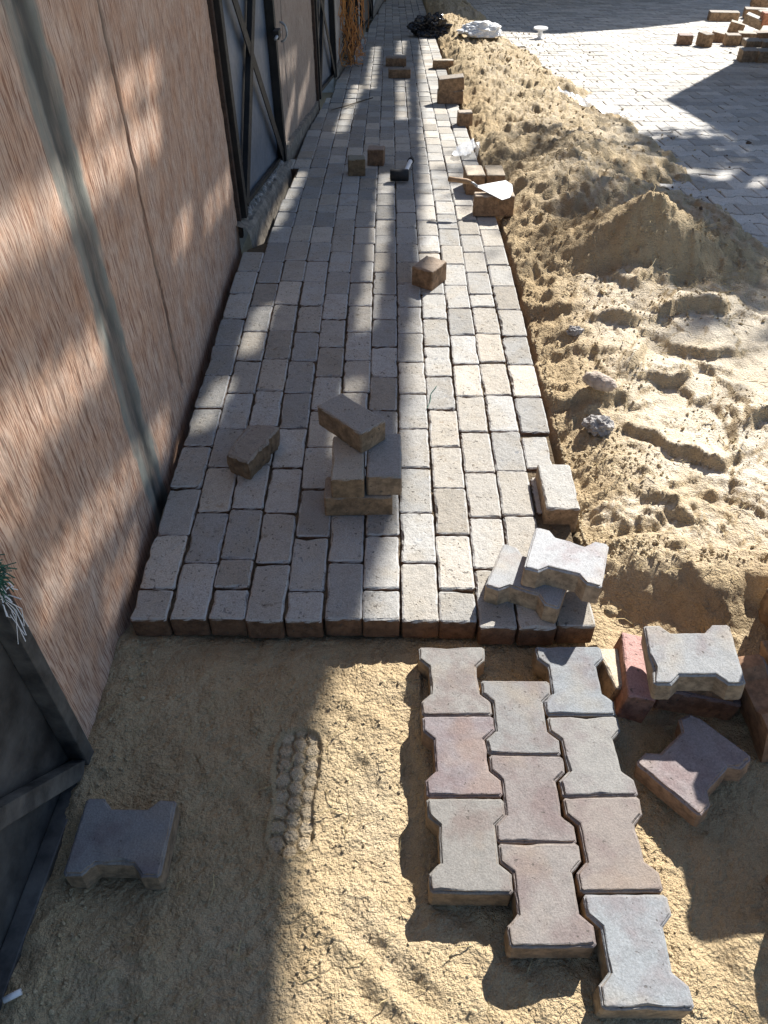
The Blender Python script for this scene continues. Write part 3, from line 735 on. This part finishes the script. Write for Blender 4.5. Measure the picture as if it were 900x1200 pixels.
# propping bricks under the raised paver
brick((.600, 1.085, -.105), -8, 'pink-red brick standing on edge under the raised paver', (.034, .0985, .105), tint=(1.05, .68, .70), seed=31, name='loose_brick', p=-3, r=8)
brick((.755, 1.06, -.098), 82, 'purplish brick lying below the raised paver in the pit', (.05, .095, .075), tint=(.85, .65, .65), seed=32, p=6)
brick((.755, 1.065, -.022), 78, 'brown brick wedged between the raised paver and the brick below', (.045, .085, .055), tint=(.8, .68, .6), seed=33, p=5)
brick((.553, 1.095, -.11), 12, 'sandy brick half sunk beside the pink brick', (.03, .06, .085), tint=(1.1, 1.0, .85), seed=34, r=12)
# pile of pavers stood on edge at the right
def edge_paver(c, yaw, lean, label, tint, seed, spin=0):
    o = link('dogbone_paver', bone_mesh(seed, True, .008), 'paver'); m = Matrix.Rotation(R(yaw), 3, 'Z') @ Matrix.Rotation(R(90+lean), 3, 'Y') @ Matrix.Rotation(R(spin), 3, 'Z')
    o.rotation_euler = m.to_euler(); o.location = Vector(c)-m @ Vector((0, 0, TP/2)); o.color = (*tint, 1); return tag(o, label, 'paver', 'pavers stood on edge in a leaning stack')
edge_paver((.885, .985, -.02), 4, -14, 'reddish paver on edge leaning against the stack beside the raised paver', (1.0, .8, .74), 541)
edge_paver((.958, 1.02, .00), 5, -15, 'second brown paver on edge in the leaning stack', (.95, .8, .72), 542)
st_me = [bone_mesh(560+k, True, .006) for k in range(4)]
for me in st_me: me.materials.append(M['paver'])
rg = random.Random(44)
for k in range(9):  # stack raised, mostly out of view, to cast shade over the pit
    for i in range(2):
        o = link('dogbone_paver', st_me[rg.randrange(4)]); put(o, (1.085+.167*i+rg.uniform(-.004, .004), 1.218+rg.uniform(-.004, .004), -.036+.0655*k), rg.uniform(-2, 2)); o.color = (.93, .89, .85, 1)
        tag(o, ('lowest', 'second', 'third', 'fourth', 'fifth', 'sixth', 'seventh', 'eighth', 'topmost')[k]+(' paver of the stack raised for shade, on the side of the leaning pavers', ' paver of the stack raised for shade, on the side away from the pit')[i], 'paver', 'pavers in the stack raised for shade')
for k in range(3):  # pile added out of view to throw shade into the near corner
    paver((.895+.01*k, .55-.01*k, -.034+.0655*k), (15, 40, 5)[k], 0, 1, ('lowest', 'middle', 'uppermost')[k]+' paver of the small unseen pile added to shade the pit corner', (.9, .88, .86), 549+k)

# bricks on the path
brick((.504, 1.683, -.045), -.7, 'pale grey whole brick sitting in sand at the path edge', (.0495, .0995, .095), seed=41, tint=(1.08, 1.12, 1.16), chip=.005)
brick((-.085, 1.652, .002), 91, 'brown bottom brick of the four-brick stack on the path', seed=42, tint=(.85, .78, .70))
brick((-.115, 1.700, .074), 1, 'left-hand middle brick of the four-brick stack, nearer the wall', (.0470, .0985, TB), seed=43, tint=(.8, .78, .72))
brick((-.010, 1.712, .074), .5, 'right-hand middle brick of the four-brick stack, in the half light', (.0500, .0985, TB), seed=44, tint=(.85, .88, .92))
brick((-.108, 1.815, .146), -136.4, 'brick lying askew on top of the four-brick stack', seed=45, tint=(.82, .84, .86), p=1.0, r=.5)
# broken chunk
def chunk(name, poly, t, base, label, seed, tint):
    c = np.mean(poly, axis=0); q = [(x-c[0], y-c[1]) for x, y in poly]
    a = sum(q[i-1][0]*q[i][1]-q[i][0]*q[i-1][1] for i in range(len(q)))
    if a < 0: q = q[::-1]
    o = link(name, prism(name, densify(q, .012), t, [(0, .004), (t*.5, 0), (t-.005, .001), (t, .007)], .003, .012, seed), 'loose_brick'); o.location = (c[0], c[1], base); o.color = (*tint, 1)
    return tag(o, label, 'brick')
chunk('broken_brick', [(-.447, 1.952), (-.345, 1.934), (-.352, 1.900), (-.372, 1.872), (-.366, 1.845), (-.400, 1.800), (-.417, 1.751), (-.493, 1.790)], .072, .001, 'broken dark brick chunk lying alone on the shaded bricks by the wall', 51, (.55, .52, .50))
brick((.172, 3.025, gzf(3.02)+.001), -33, 'half brick standing on the path at the edge of the shade', (.05, .062, .085), seed=52, tint=(.85, .72, .62), chip=.010)
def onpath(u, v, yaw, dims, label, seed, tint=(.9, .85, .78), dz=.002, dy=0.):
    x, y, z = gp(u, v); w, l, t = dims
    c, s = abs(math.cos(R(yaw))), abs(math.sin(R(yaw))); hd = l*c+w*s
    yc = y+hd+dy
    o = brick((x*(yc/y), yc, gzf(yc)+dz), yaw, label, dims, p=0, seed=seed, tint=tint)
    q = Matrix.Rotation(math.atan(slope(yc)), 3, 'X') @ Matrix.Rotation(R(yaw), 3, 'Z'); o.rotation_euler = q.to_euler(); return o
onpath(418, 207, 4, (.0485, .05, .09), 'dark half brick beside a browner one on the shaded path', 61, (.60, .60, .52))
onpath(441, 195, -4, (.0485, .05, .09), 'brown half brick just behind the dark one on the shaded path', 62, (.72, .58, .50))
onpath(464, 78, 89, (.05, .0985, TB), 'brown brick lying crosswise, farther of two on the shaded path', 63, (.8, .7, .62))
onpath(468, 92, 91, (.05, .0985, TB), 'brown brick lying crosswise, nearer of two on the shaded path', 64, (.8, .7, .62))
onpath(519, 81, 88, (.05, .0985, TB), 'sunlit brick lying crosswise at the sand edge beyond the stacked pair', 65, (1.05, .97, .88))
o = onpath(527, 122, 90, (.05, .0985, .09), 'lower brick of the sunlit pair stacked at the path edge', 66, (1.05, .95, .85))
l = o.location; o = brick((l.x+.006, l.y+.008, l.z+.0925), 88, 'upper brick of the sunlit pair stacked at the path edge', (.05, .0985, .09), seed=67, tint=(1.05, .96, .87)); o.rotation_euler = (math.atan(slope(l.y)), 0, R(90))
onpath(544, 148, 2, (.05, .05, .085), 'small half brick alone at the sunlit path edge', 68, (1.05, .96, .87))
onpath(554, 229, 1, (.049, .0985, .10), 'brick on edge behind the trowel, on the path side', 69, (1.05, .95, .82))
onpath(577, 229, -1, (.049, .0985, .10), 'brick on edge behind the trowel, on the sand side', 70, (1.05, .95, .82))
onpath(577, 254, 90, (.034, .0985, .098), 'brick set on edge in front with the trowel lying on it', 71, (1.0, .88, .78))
# trowel
x, y, z = gp(577, 254); zt_ = gzf(y+.03)+.104
tw = empty('trowel', (x+.01, y+.05, zt_), R(84)); tw.rotation_euler = rot(80, 4, -16).to_euler(); tw.location.z += .012
bl = [(0, -.085), (.05, -.075), (.075, -.04), (.035, .04), (0, .105), (-.035, .04), (-.075, -.04), (-.05, -.075)]
me = prism('blade', densify(bl, .02), .003, [(0, 0), (.0022, 0), (.003, .001)], 0, 0, 1); link('blade', me, 'steel', tw).location = (0, 0, .002)
MB().tube([(0, .09, .004), (0, .115, .02), (0, .13, .022)], .005, 8).build('shank', 'steel', tw, True)
MB().tube([(0, .125, .022), (0, .15, .024), (0, .20, .024), (0, .235, .022), (0, .24, .022)], [.010, .0135, .0115, .013, .006], 10).build('handle', 'wood', tw, True)
tag(tw, 'steel pointing trowel with wooden handle lying on the sunlit bricks', 'trowel')
# mallet
x, y, z = gp(468, 215); ml = empty('mallet', (x, y+.03, gzf(y)+.034), 0)
MB().tube([(-.052, 0, 0), (-.048, 0, 0), (.048, 0, 0), (.052, 0, 0)], [.024, .031, .031, .024], 16).build('head', 'rubber', ml, True)
MB().tube([(.03, .02, 0), (.045, .12, -.006), (.062, .25, -.022), (.070, .30, -.030)], [.012, .012, .013, .014], 10).build('handle', 'white_plastic', ml, True)
MB().tube([(.066, .275, -.025), (.073, .315, -.032)], [.019, .019], 10).build('grip_cap', 'rubber', ml, True)
tag(ml, 'rubber mallet with pale handle lying on the shaded path', 'mallet')

# stones, bags, film
def blob(name, loc, dims, label, cat, m, seed, sub=4, amp=.25, freq=2.2, flat=True, rz=0.):
    bm = bmesh.new(); bmesh.ops.create_icosphere(bm, subdivisions=sub, radius=1)
    from mathutils import noise as mn
    for v in bm.verts:
        p = v.co.copy(); n = mn.fractal(p*freq+Vector((seed*3.7, seed, 0)), 1., 2., 4); v.co = p*(1+amp*n)
        if flat and v.co.z < -.45: v.co.z = -.45
    for v in bm.verts: v.co.x *= dims[0]; v.co.y *= dims[1]; v.co.z *= dims[2]
    me = bpy.data.meshes.new(name); bm.to_mesh(me); bm.free()
    o = link(name, me, m); o.location = loc; o.rotation_euler = (0, 0, rz); return tag(o, label, cat)
def onsand(u, v, dz=0.):
    x, y, z = gp(u, v); return (x, y, sz(x, y)+dz)
x, y, z = onsand(697, 470, .018); blob('stone', (x, y, z), (.060, .030, .030), 'rounded striped tan stone lying on the sand above a grey one', 'stone', 'pinkstone', 3, rz=R(-35), amp=.12)
x, y, z = onsand(700, 505, .012); blob('stone', (x, y, z), (.045, .040, .032), 'rough dark grey stone on the sand beside the path', 'stone', 'stone', 8, amp=.4)
x, y, z = onsand(672, 398, .006); blob('stone', (x, y, z), (.030, .022, .018), 'small grey stone in the sand below the big heap', 'stone', 'stone', 12, amp=.4)
x, y, z = onsand(700, 725, .0)
blob('sand_clod', (.585, 1.262, -.012), (.018, .018, .016), 'round ball of sand perched on the corner bricks', 'clod', 'sand', 5, 3, .15)
x, y, z = gp(503, 44); blob('plastic_bag', (x, y+.12, gzf(y)+.06), (.22, .12, .13), 'crumpled shiny black plastic bag at the far end of the path', 'bag', 'black_plastic', 4, 5, .55, 2.0)
x, y, z = onsand(562, 52, .02); blob('plastic_bag', (x, y, z), (.22, .14, .08), 'white plastic sack lying on top of the far sand ridge', 'bag', 'white_plastic', 6, 5, .4, 1.8)
def film(name, pts, w, label, seed, lift=.008):
    n = 40; k = 14; X = np.zeros((n, k)); Y = X.copy(); Z = X.copy(); P = [gp(*p) for p in pts]
    for i in range(n):
        t = i/(n-1)*(len(P)-1); a = min(int(t), len(P)-2); q = t-a; x = P[a][0]*(1-q)+P[a+1][0]*q; y = P[a][1]*(1-q)+P[a+1][1]*q
        ww = w*(.6+.6*vn(i*.3, 0, seed))*min(1, 4*i/(n-1)+.2, 4*(1-i/(n-1))+.2)
        for j in range(k): X[i, j] = x; Y[i, j] = y+(j/(k-1)-.5)*ww
    H_, _ = sand_h(X, Y); H_ = np.where(X < .545, gz(Y), H_); H_ = np.where(X > 1.5, np.maximum(H_, gz(Y)-.045), H_)
    Z = H_+lift+.018*(1+fbm(X*22, Y*22, seed, 3))
    return tag(link(name, gridmesh(name, X, Y, Z), 'film'), label, 'plastic')
film('plastic_film', [(652, 122), (690, 135), (738, 142)], .34, 'strip of clear plastic film strewn over the sand ridge', 71, .02)
film('plastic_film', [(530, 185), (545, 178), (562, 170)], .32, 'crumpled clear plastic film lying across the path edge', 72, .004)
# small white plastic spool on the road
x, y, z = gp(633, 40); sp = empty('plastic_spool', (x, y, gzf(y)-.045))
MB().tube([(0, 0, 0), (0, 0, .012)], .06, 16).build('base', 'white_plastic', sp)
MB().tube([(0, 0, .011), (0, 0, .10)], .03, 12).build('stem', 'white_plastic', sp, True)
MB().tube([(0, 0, .099), (0, 0, .115)], .085, 18).build('disc', 'white_plastic', sp)
tag(sp, 'small white plastic spool standing on the road past the sand', 'spool')
# bit of white pipe, lower left
x, y, z = gp(13, 1172, -.08); o = MB().tube([(-.012, -.008, 0), (.016, .006, .002)], .006, 10).build('pipe_stub', 'white_plastic', None, True); o.location = (x+.012, y, sz(x+.012, y)+.006)
tag(o, 'short stub of white pipe on sand under the gate leaf', 'pipe')
# twig on the path
P = [gp(388, 131), gp(405, 128), gp(418, 122), gp(437, 118)]
o = MB().tube([(p[0], p[1], p[2]+.012+.01*(i % 2)) for i, p in enumerate(P)], [.003, .005, .005, .004], 5).build('twig', 'twig'); tag(o, 'thin bare twig lying across the shaded path', 'twig')
P = [gp(512, 453), gp(505, 462), gp(504, 472), gp(500, 480)]
o = MB().tube([(p[0], p[1], p[2]+.004) for p in P], .0012, 4).build('string', 'green_rope'); tag(o, 'scrap of thin green string on a sunlit brick', 'string')

# heap of spare blocks by the road, upper right
rg = random.Random(9); RZ = lambda y: float(road_z(y))
def pile(u, v, yaw, dims, label, tint, seed, dz=0., p=0., r=0., cat=None):
    x, y, z = gp(u, v, -.045); o = brick((x, y+.06, RZ(y+.06)+dz+.004), yaw, label, dims, p=p, r=r, tint=tint, seed=seed, group='spare blocks beside the road'); return o
B_ = (.075, .11, .10)
pile(803, 53, 85, (.06, .08, .10), 'red-stained block lying first in the row of spare blocks', (.95, .8, .8), 81)
pile(826, 55, 20, (.055, .08, .13), 'tan block stood upright, second in the row of spare blocks', (1.05, .98, .92), 82)
pile(842, 50, 70, (.06, .09, .10), 'tan block tilted, third in the row of spare blocks', (1.05, .98, .92), 83, p=8)
pile(858, 54, 88, (.06, .08, .11), 'squat tan block, fourth in the row of spare blocks', (1.05, .98, .92), 84)
pile(874, 53, 80, (.06, .10, .12), 'tan block at the foot of the block heap', (1.05, .98, .92), 85)
pile(893, 52, 95, (.06, .10, .12), 'darker block at the foot of the heap beside the tan one', (.75, .68, .62), 86)
pile(862, 40, 70, (.06, .09, .12), 'tan block behind the row, leaning on the heap', (1.05, .98, .92), 87, p=10)
pile(880, 42, 60, (.07, .12, .10), 'slanting grey slab on the heap of spare blocks', (.9, .95, 1), 88, dz=.10, p=14)
pile(897, 43, 90, (.06, .09, .13), 'red block on the heap of spare blocks', (1.1, .62, .58), 89, dz=.12)
pile(848, 25, 84, (.07, .20, .11), 'long tan block lying apart on the sand behind the heap', (1.05, .98, .92), 90)
pile(884, 22, 80, (.08, .14, .12), 'tan block at the back of the heap, under the topmost', (1.05, .98, .92), 91)
pile(899, 26, 92, (.08, .12, .12), 'tan block at the back right of the heap', (1.05, .98, .92), 92)
pile(890, 20, 75, (.09, .15, .10), 'topmost tan block at the back of the heap', (1.05, .98, .92), 93, dz=.125)
for i, (u, v, dz, lb) in enumerate(((877, 73, 0, 'grey block in building shade, lower one nearer the road'), (896, 74, 0, 'grey block in building shade, lower one away from the road'), (878, 70, .115, 'flat grey block on top of the shaded pair, road side'), (898, 71, .115, 'flat grey block on top of the shaded pair, outer side'))):
    pile(u, v, 90, (.07, .085, .11 if i < 2 else .06), lb, (.8, .82, .85), 95+i, dz=dz)

# clods, pebbles, straw
def scatter(name, n, fn, m, seed, parent=None):
    rr = random.Random(seed); tmpl = []
    for k in range(6):
        bm = bmesh.new(); bmesh.ops.create_icosphere(bm, subdivisions=1, radius=1)
        for v in bm.verts: v.co *= rr.uniform(.65, 1.25)
        tmpl.append((np.array([v.co[:] for v in bm.verts]), [tuple(v.index for v in f.verts) for f in bm.faces])); bm.free()
    vs = []; fs = []; c = 0; P = [fn(rr) for k in range(n)]
    xy = np.array([(p[0], p[1]) for p in P]); z = sand_h(xy[:, :1], xy[:, 1:2])[0][:, 0]; z = np.where((xy[:, 0] > 1.5) & (xy[:, 1] > 3.2), np.maximum(z, road_z(xy[:, 1])), z)
    for k, (x, y, r) in enumerate(P):
        tv, tf = tmpl[rr.randrange(6)]; A = np.array(Euler((rr.random()*6, rr.random()*6, rr.random()*6)).to_matrix())*r*np.array([1, rr.uniform(.7, 1.3), rr.uniform(.6, 1)])
        vs.append(tv @ A.T+np.array([x, y, z[k]+r*.35])); fs += [tuple(i+c for i in f) for f in tf]; c += len(tv)
    me = bpy.data.meshes.new(name); me.from_pydata(np.concatenate(vs).tolist(), [], fs); me.update()
    return link(name, me, m, parent)
CLUST = ((640, 480, 12, 60), (660, 540, 18, 25), (655, 610, 14, 25), (705, 530, 25, 18), (740, 555, 25, 14), (725, 440, 30, 15), (690, 360, 25, 30), (620, 330, 10, 60), (800, 655, 60, 5), (740, 640, 25, 8), (800, 380, 40, 10), (860, 500, 30, 30))
def f_clod(rr):
    q = rr.random()
    if q < .18: return rr.uniform(-.66, .62), rr.uniform(.3, 1.18), rr.uniform(.0015, .0045)
    if q < .21: return rr.uniform(-.66, -.60), rr.uniform(.3, 1.2), rr.uniform(.002, .007)
    if q < .62:
        u, v, su, sv = rr.choice(CLUST); x, y, _ = gp(rr.gauss(u, su), rr.gauss(v, sv)); return max(.57, x), max(1.36, y), .0012+.0055*rr.random()**2.5
    y = rr.uniform(2.6, 11.5); return (min(2.6, max(.58, rr.gauss(1.1, .38))), y, (.0015+.006*rr.random()**2)*(1+.08*y)*(1.8 if rr.random() < .04 else 1))
tag(scatter('sand_clods', 6500, f_clod, 'dry_sand', 13), 'crumbs and clods of damp sand strewn over the sand heaps', 'sand', kind='stuff')
def f_peb(rr):
    y = rr.uniform(3.3, 11); return (rr.uniform(1.45, 3.2+.2*y), y, rr.uniform(.003, .008)*(2.2 if rr.random() < .06 else 1))
tag(scatter('road_pebbles', 230, f_peb, 'bark', 14), 'dark crumbs and pebbles littering the road pavers', 'pebbles', kind='stuff')
def f_bc(rr): return (.12+rr.gauss(0, .05), rr.uniform(1.55, 1.75), rr.uniform(.001, .0028))
rr = random.Random(19); b = MB(); ST = []
for k in range(900):
    q = rr.random()
    if q < .25: x, y = rr.uniform(-.66, .7), rr.uniform(.3, 1.17)
    elif q < .55: x, y = rr.uniform(.6, 1.8), rr.uniform(1.15, 2.7)
    elif q < .75: x, y = rr.gauss(1.35, .22), rr.gauss(2.95, .18)
    else: x, y = rr.gauss(1.1, .35), rr.uniform(2.6, 8)
    if y < 2.9 and y > 1.2 and x < .58: continue
    ST.append((x, y, q))
zs_ = sand_h(np.array([[p[0]] for p in ST]), np.array([[p[1]] for p in ST]))[0][:, 0]
for (x, y, q), z in zip(ST, zs_):
    z = float(z); a = rr.random()*6.28; L = rr.uniform(.012, .06)*(1.8 if q > .55 and q < .75 else 1); up = rr.uniform(0, .25)*L*(3 if .55 < q < .62 else 1)
    b.tube([(x, y, z+.002), (x+math.cos(a)*L*.5, y+math.sin(a)*L*.5, z+.004+up*.7), (x+math.cos(a+.3)*L, y+math.sin(a+.3)*L, z+.003+up)], rr.uniform(.0005, .0012), 3)
tag(b.build('straw', 'straw'), 'bits of dry straw and grass scattered on the sand', 'straw', kind='stuff')

# ================================================================== WHAT SHADES THE PLACE (out of frame)
# unseen sheet shaped to shade path and wall, slits cut for the light streaks
ZC = 4.3
def wallpt(u, v):
    d = ray(u, v); m = -.70/d[0]
    if d[1]*m > 3.45: m = (-.70-.05*3.45)/(d[0]-.05*d[1])
    return (d[1]*m, HC+d[2]*m)
WALL_STREAKS = [([(-30, 535), (60, 472), (122, 405)], .075), ([(50, 700), (110, 612), (165, 542), (195, 500)], .05), ([(125, 705), (182, 600)], .032),
                ([(-30, 290), (50, 250), (112, 203), (185, 148)], .075), ([(105, 132), (188, 78)], .045), ([(203, 290), (225, 250)], .035), ([(240, 255), (270, 213)], .04),
                ([(334, 165), (345, 110)], .05), ([(350, 130), (362, 88)], .05), ([(322, 92), (347, 68)], .045), ([(-20, 610), (40, 560)], .035)]
GROUND_STREAKS = [([(236, 500), (262, 450)], .045), ([(288, 412), (312, 360)], .04), ([(318, 268), (350, 204)], .045), ([(398, 155), (408, 130), (420, 100)], .055), ([(433, 104), (441, 55)], .05),
                  ([(400, 530), (412, 450)], .03), ([(426, 385), (436, 335), (446, 270), (452, 205)], .042), ([(472, 140), (471, 95)], .05), ([(469, 64), (471, 48)], .05)]
BOUND = [(-.22, -2.), (-.13, .47), (-.11, 1.03), (.035, 1.62), (.07, 2.27), (.145, 3.28), (.20, 4.5), (.265, 7.3), (.36, 9.9), (.5, 14)]
cs = .02; xs = np.arange(1.35, 4.2, cs); ys = np.arange(-1.5, 19.5, cs)  # inner part left off so sky light reaches the shaded path
Xc, Yc = np.meshgrid(xs+cs/2, ys+cs/2)
tw_ = (Xc+.70)/S.x; zw = ZC-tw_*S.z; yw = Yc-tw_*S.y
wx = np.where(yw > 3.45, -.70+.05*(yw-3.45), -.70); tw_ = (Xc-wx)/S.x; zw = ZC-tw_*S.z; yw = Yc-tw_*S.y
onwall = zw > gz(yw)
tg = (ZC-0.)/S.z
for it in range(4): yg = Yc-tg*S.y; tg = (ZC-gz(yg))/S.z
xg = Xc-tg*S.x; yg = Yc-tg*S.y
hx_ = np.where(onwall, wx, xg); hy_ = np.where(onwall, yw, yg); hz_ = np.where(onwall, zw, gz(yg))
U, V = proj(hx_, hy_, hz_)
def near(U, V, pl, w):
    best = np.full(U.shape, 1e9)
    for (a, b_) in zip(pl[:-1], pl[1:]):
        dx, dy = b_[0]-a[0], b_[1]-a[1]; t = np.clip(((U-a[0])*dx+(V-a[1])*dy)/(dx*dx+dy*dy), 0, 1)
        best = np.minimum(best, np.hypot(U-a[0]-t*dx, V-a[1]-t*dy))
    return best < w/2
open_ = np.zeros(U.shape, bool)
for pl, w in WALL_STREAKS: open_ |= onwall & near(hy_, hz_, [wallpt(*p) for p in pl], w)
for pl, w in GROUND_STREAKS: open_ |= (~onwall) & near(hx_, hy_, [gp(*p)[:2] for p in pl], w)
bx_ = np.interp(yg, [p[1] for p in BOUND], [p[0] for p in BOUND])
keep = (~open_) & ((xg < bx_) | onwall)
vid = {}; vs = []; fs = []
def vv(i, j):
    k = (i, j)
    if k not in vid: vid[k] = len(vs); vs.append((float(xs[0]+j*cs), float(ys[0]+i*cs), ZC))
    return vid[k]
for i in range(keep.shape[0]):
    for j in range(keep.shape[1]):
        if keep[i, j]: fs.append((vv(i, j), vv(i, j+1), vv(i+1, j+1), vv(i+1, j)))
cp = empty('unseen_shade_canopy', (-.9, 4, 0))
o = link('roof_sheet', mesh('roof_sheet', vs, fs), 'roof_sheet', cp); o.matrix_parent_inverse = cp.matrix_basis.inverted()
md = o.modifiers.new('thick', 'SOLIDIFY'); md.thickness = .006
for y in (0.5, 6, 11.5, 17):  # invented supports for the added sheet; beams end short of the slits
    for nm, bb in (('post', MB().box(-.98, -.92, y, y+.06, -1.2, ZC-.012)), ('beam', MB().box(-.98, 3.1, y, y+.06, ZC-.075, ZC-.012))):
        if nm == 'beam': bb = MB().box(-.98, 1.44, y+.005, y+.055, ZC+.01, ZC+.07)
        o = bb.build(nm, 'black_steel', cp); o.matrix_parent_inverse = cp.matrix_basis.inverted()
tag(cp, 'unseen sheet canopy high over the path, slit to shape the light streaks', 'canopy')

def house(name, poly, h, zb, label):
    r = empty(name, (poly[0][0], poly[0][1], zb)); ox, oy = poly[0]; n = len(poly)
    v = [(x-ox, y-oy, -1.) for x, y in poly]+[(x-ox, y-oy, h) for x, y in poly]
    link('wall', mesh('wall', v, [(i, (i+1) % n, n+(i+1) % n, n+i) for i in range(n)]), 'stucco', r)
    c = Vector((sum(p[0] for p in poly)/n-ox, sum(p[1] for p in poly)/n-oy, 0)); q = [(Vector((x-ox, y-oy, 0))-c)*1.0+c for x, y in poly]
    link('roof', mesh('roof', [(p.x, p.y, h+.001) for p in q]+[(p.x, p.y, h+.12) for p in q], [tuple(range(n)), tuple(range(n, 2*n))]+[(i, (i+1) % n, n+(i+1) % n, n+i) for i in range(n)]), 'roof_sheet', r)
    for i in range(n):
        a = Vector((*poly[i], 0))-Vector((ox, oy, 0)); b_ = Vector((*poly[(i+1) % n], 0))-Vector((ox, oy, 0)); d = b_-a; L = d.length; d.normalize(); nn = Vector((d.y, -d.x, 0))
        for k in range(int(L//2)):
            m = a+d*(1+2*k); ww = MB().bar(m+nn*.02-d*.45+Vector((0, 0, 1.5)), m+nn*.02+d*.45+Vector((0, 0, 1.5)), 1.1, .05, nn).build('window', 'black_steel', r)
            MB().bar(m+nn*.05-d*.38+Vector((0, 0, 1.5)), m+nn*.05+d*.38+Vector((0, 0, 1.5)), .95, .02, nn).build('pane', 'glass', ww)
    tag(r, label, 'building'); return r
HB = 3.0; k = HB/S.z
tipx, tipy, tipz = gp(784, 114, -.045); kk = (HB+0.)/S.z
cx, cy = tipx+kk*S.x, tipy+kk*S.y
house('small_building', [(cx, cy-3.2), (cx+1.0, cy-3.2), (cx+1.6, cy), (cx, cy)][::1], HB+tipz+.9-.0-.12-.78, gzf(cy)*0-.0, 'small flat-roofed building standing beside the spare blocks')
HB = 4.6; kk = HB/S.z; pts = [gp(300, 27), gp(520, 27), gp(650, 35), gp(760, 27), gp(877, 13)]; e = [(p[0]+kk*S.x, p[1]+kk*S.y) for p in pts]
house('large_building', [(e[0][0]-4, e[0][1]), e[1], e[2], e[3], e[4], (e[4][0]+3, e[4][1]+8), (e[0][0]-4, e[4][1]+8)], HB-.95, 0, 'large building across the street end whose shadow covers the far road')
# tree beyond the small building
def tree(base, hc, rad, label, seed):
    r = empty('leafy_tree', base); rr = random.Random(seed); b = MB()
    b.tube([(0, 0, -.5), (.05, .02, 1.2), (.0, .05, hc-rad*.6), (.05, 0, hc)], [.14, .11, .08, .04], 8)
    tips = []
    for k in range(11):
        a = rr.random()*6.28; l = rr.uniform(.5, .95)*rad; z0 = hc-rad*rr.uniform(.2, .8); tip = Vector((math.cos(a)*l, math.sin(a)*l, hc+rr.uniform(-.5, .6)*rad)); tips.append(tip)
        b.tube([(0, .03, z0), (tip.x*.5, tip.y*.5, (z0+tip.z)/2+.1), tip[:]], [.05, .03, .01], 5)
    b.build('trunk', 'bark', r)
    v = []; f = []
    for k in range(3600):
        c = rr.choice(tips); p = c+Vector((rr.gauss(0, .26), rr.gauss(0, .26), rr.gauss(0, .2)))*rad*.75; s = rr.uniform(.04, .09)
        A = Euler((rr.random()*6, rr.random()*6, rr.random()*6)).to_matrix(); n = len(v)
        for q in ((-s, 0, 0), (0, -s*.5, .01), (s, 0, 0), (0, s*.5, .01)): v.append(tuple(p+A @ Vector(q)))
        f.append((n, n+1, n+2, n+3))
    link('crown', mesh('crown', v, f), 'leaf', r); tag(r, label, 'tree')
q = gp(870, 215, -.045); hc = 4.6; kk = (hc+.1)/S.z
tree((q[0]+kk*S.x, q[1]+kk*S.y, -.2), hc, 1.25, 'leafy tree casting dappled shade on the road', 3)
q = gp(890, 262, -.045); hc = 5.0; kk = (hc+.1)/S.z
tree((q[0]+kk*S.x, q[1]+kk*S.y, -.2), hc, .6, 'smaller leafy tree throwing dappled shade by the sand heap', 5)
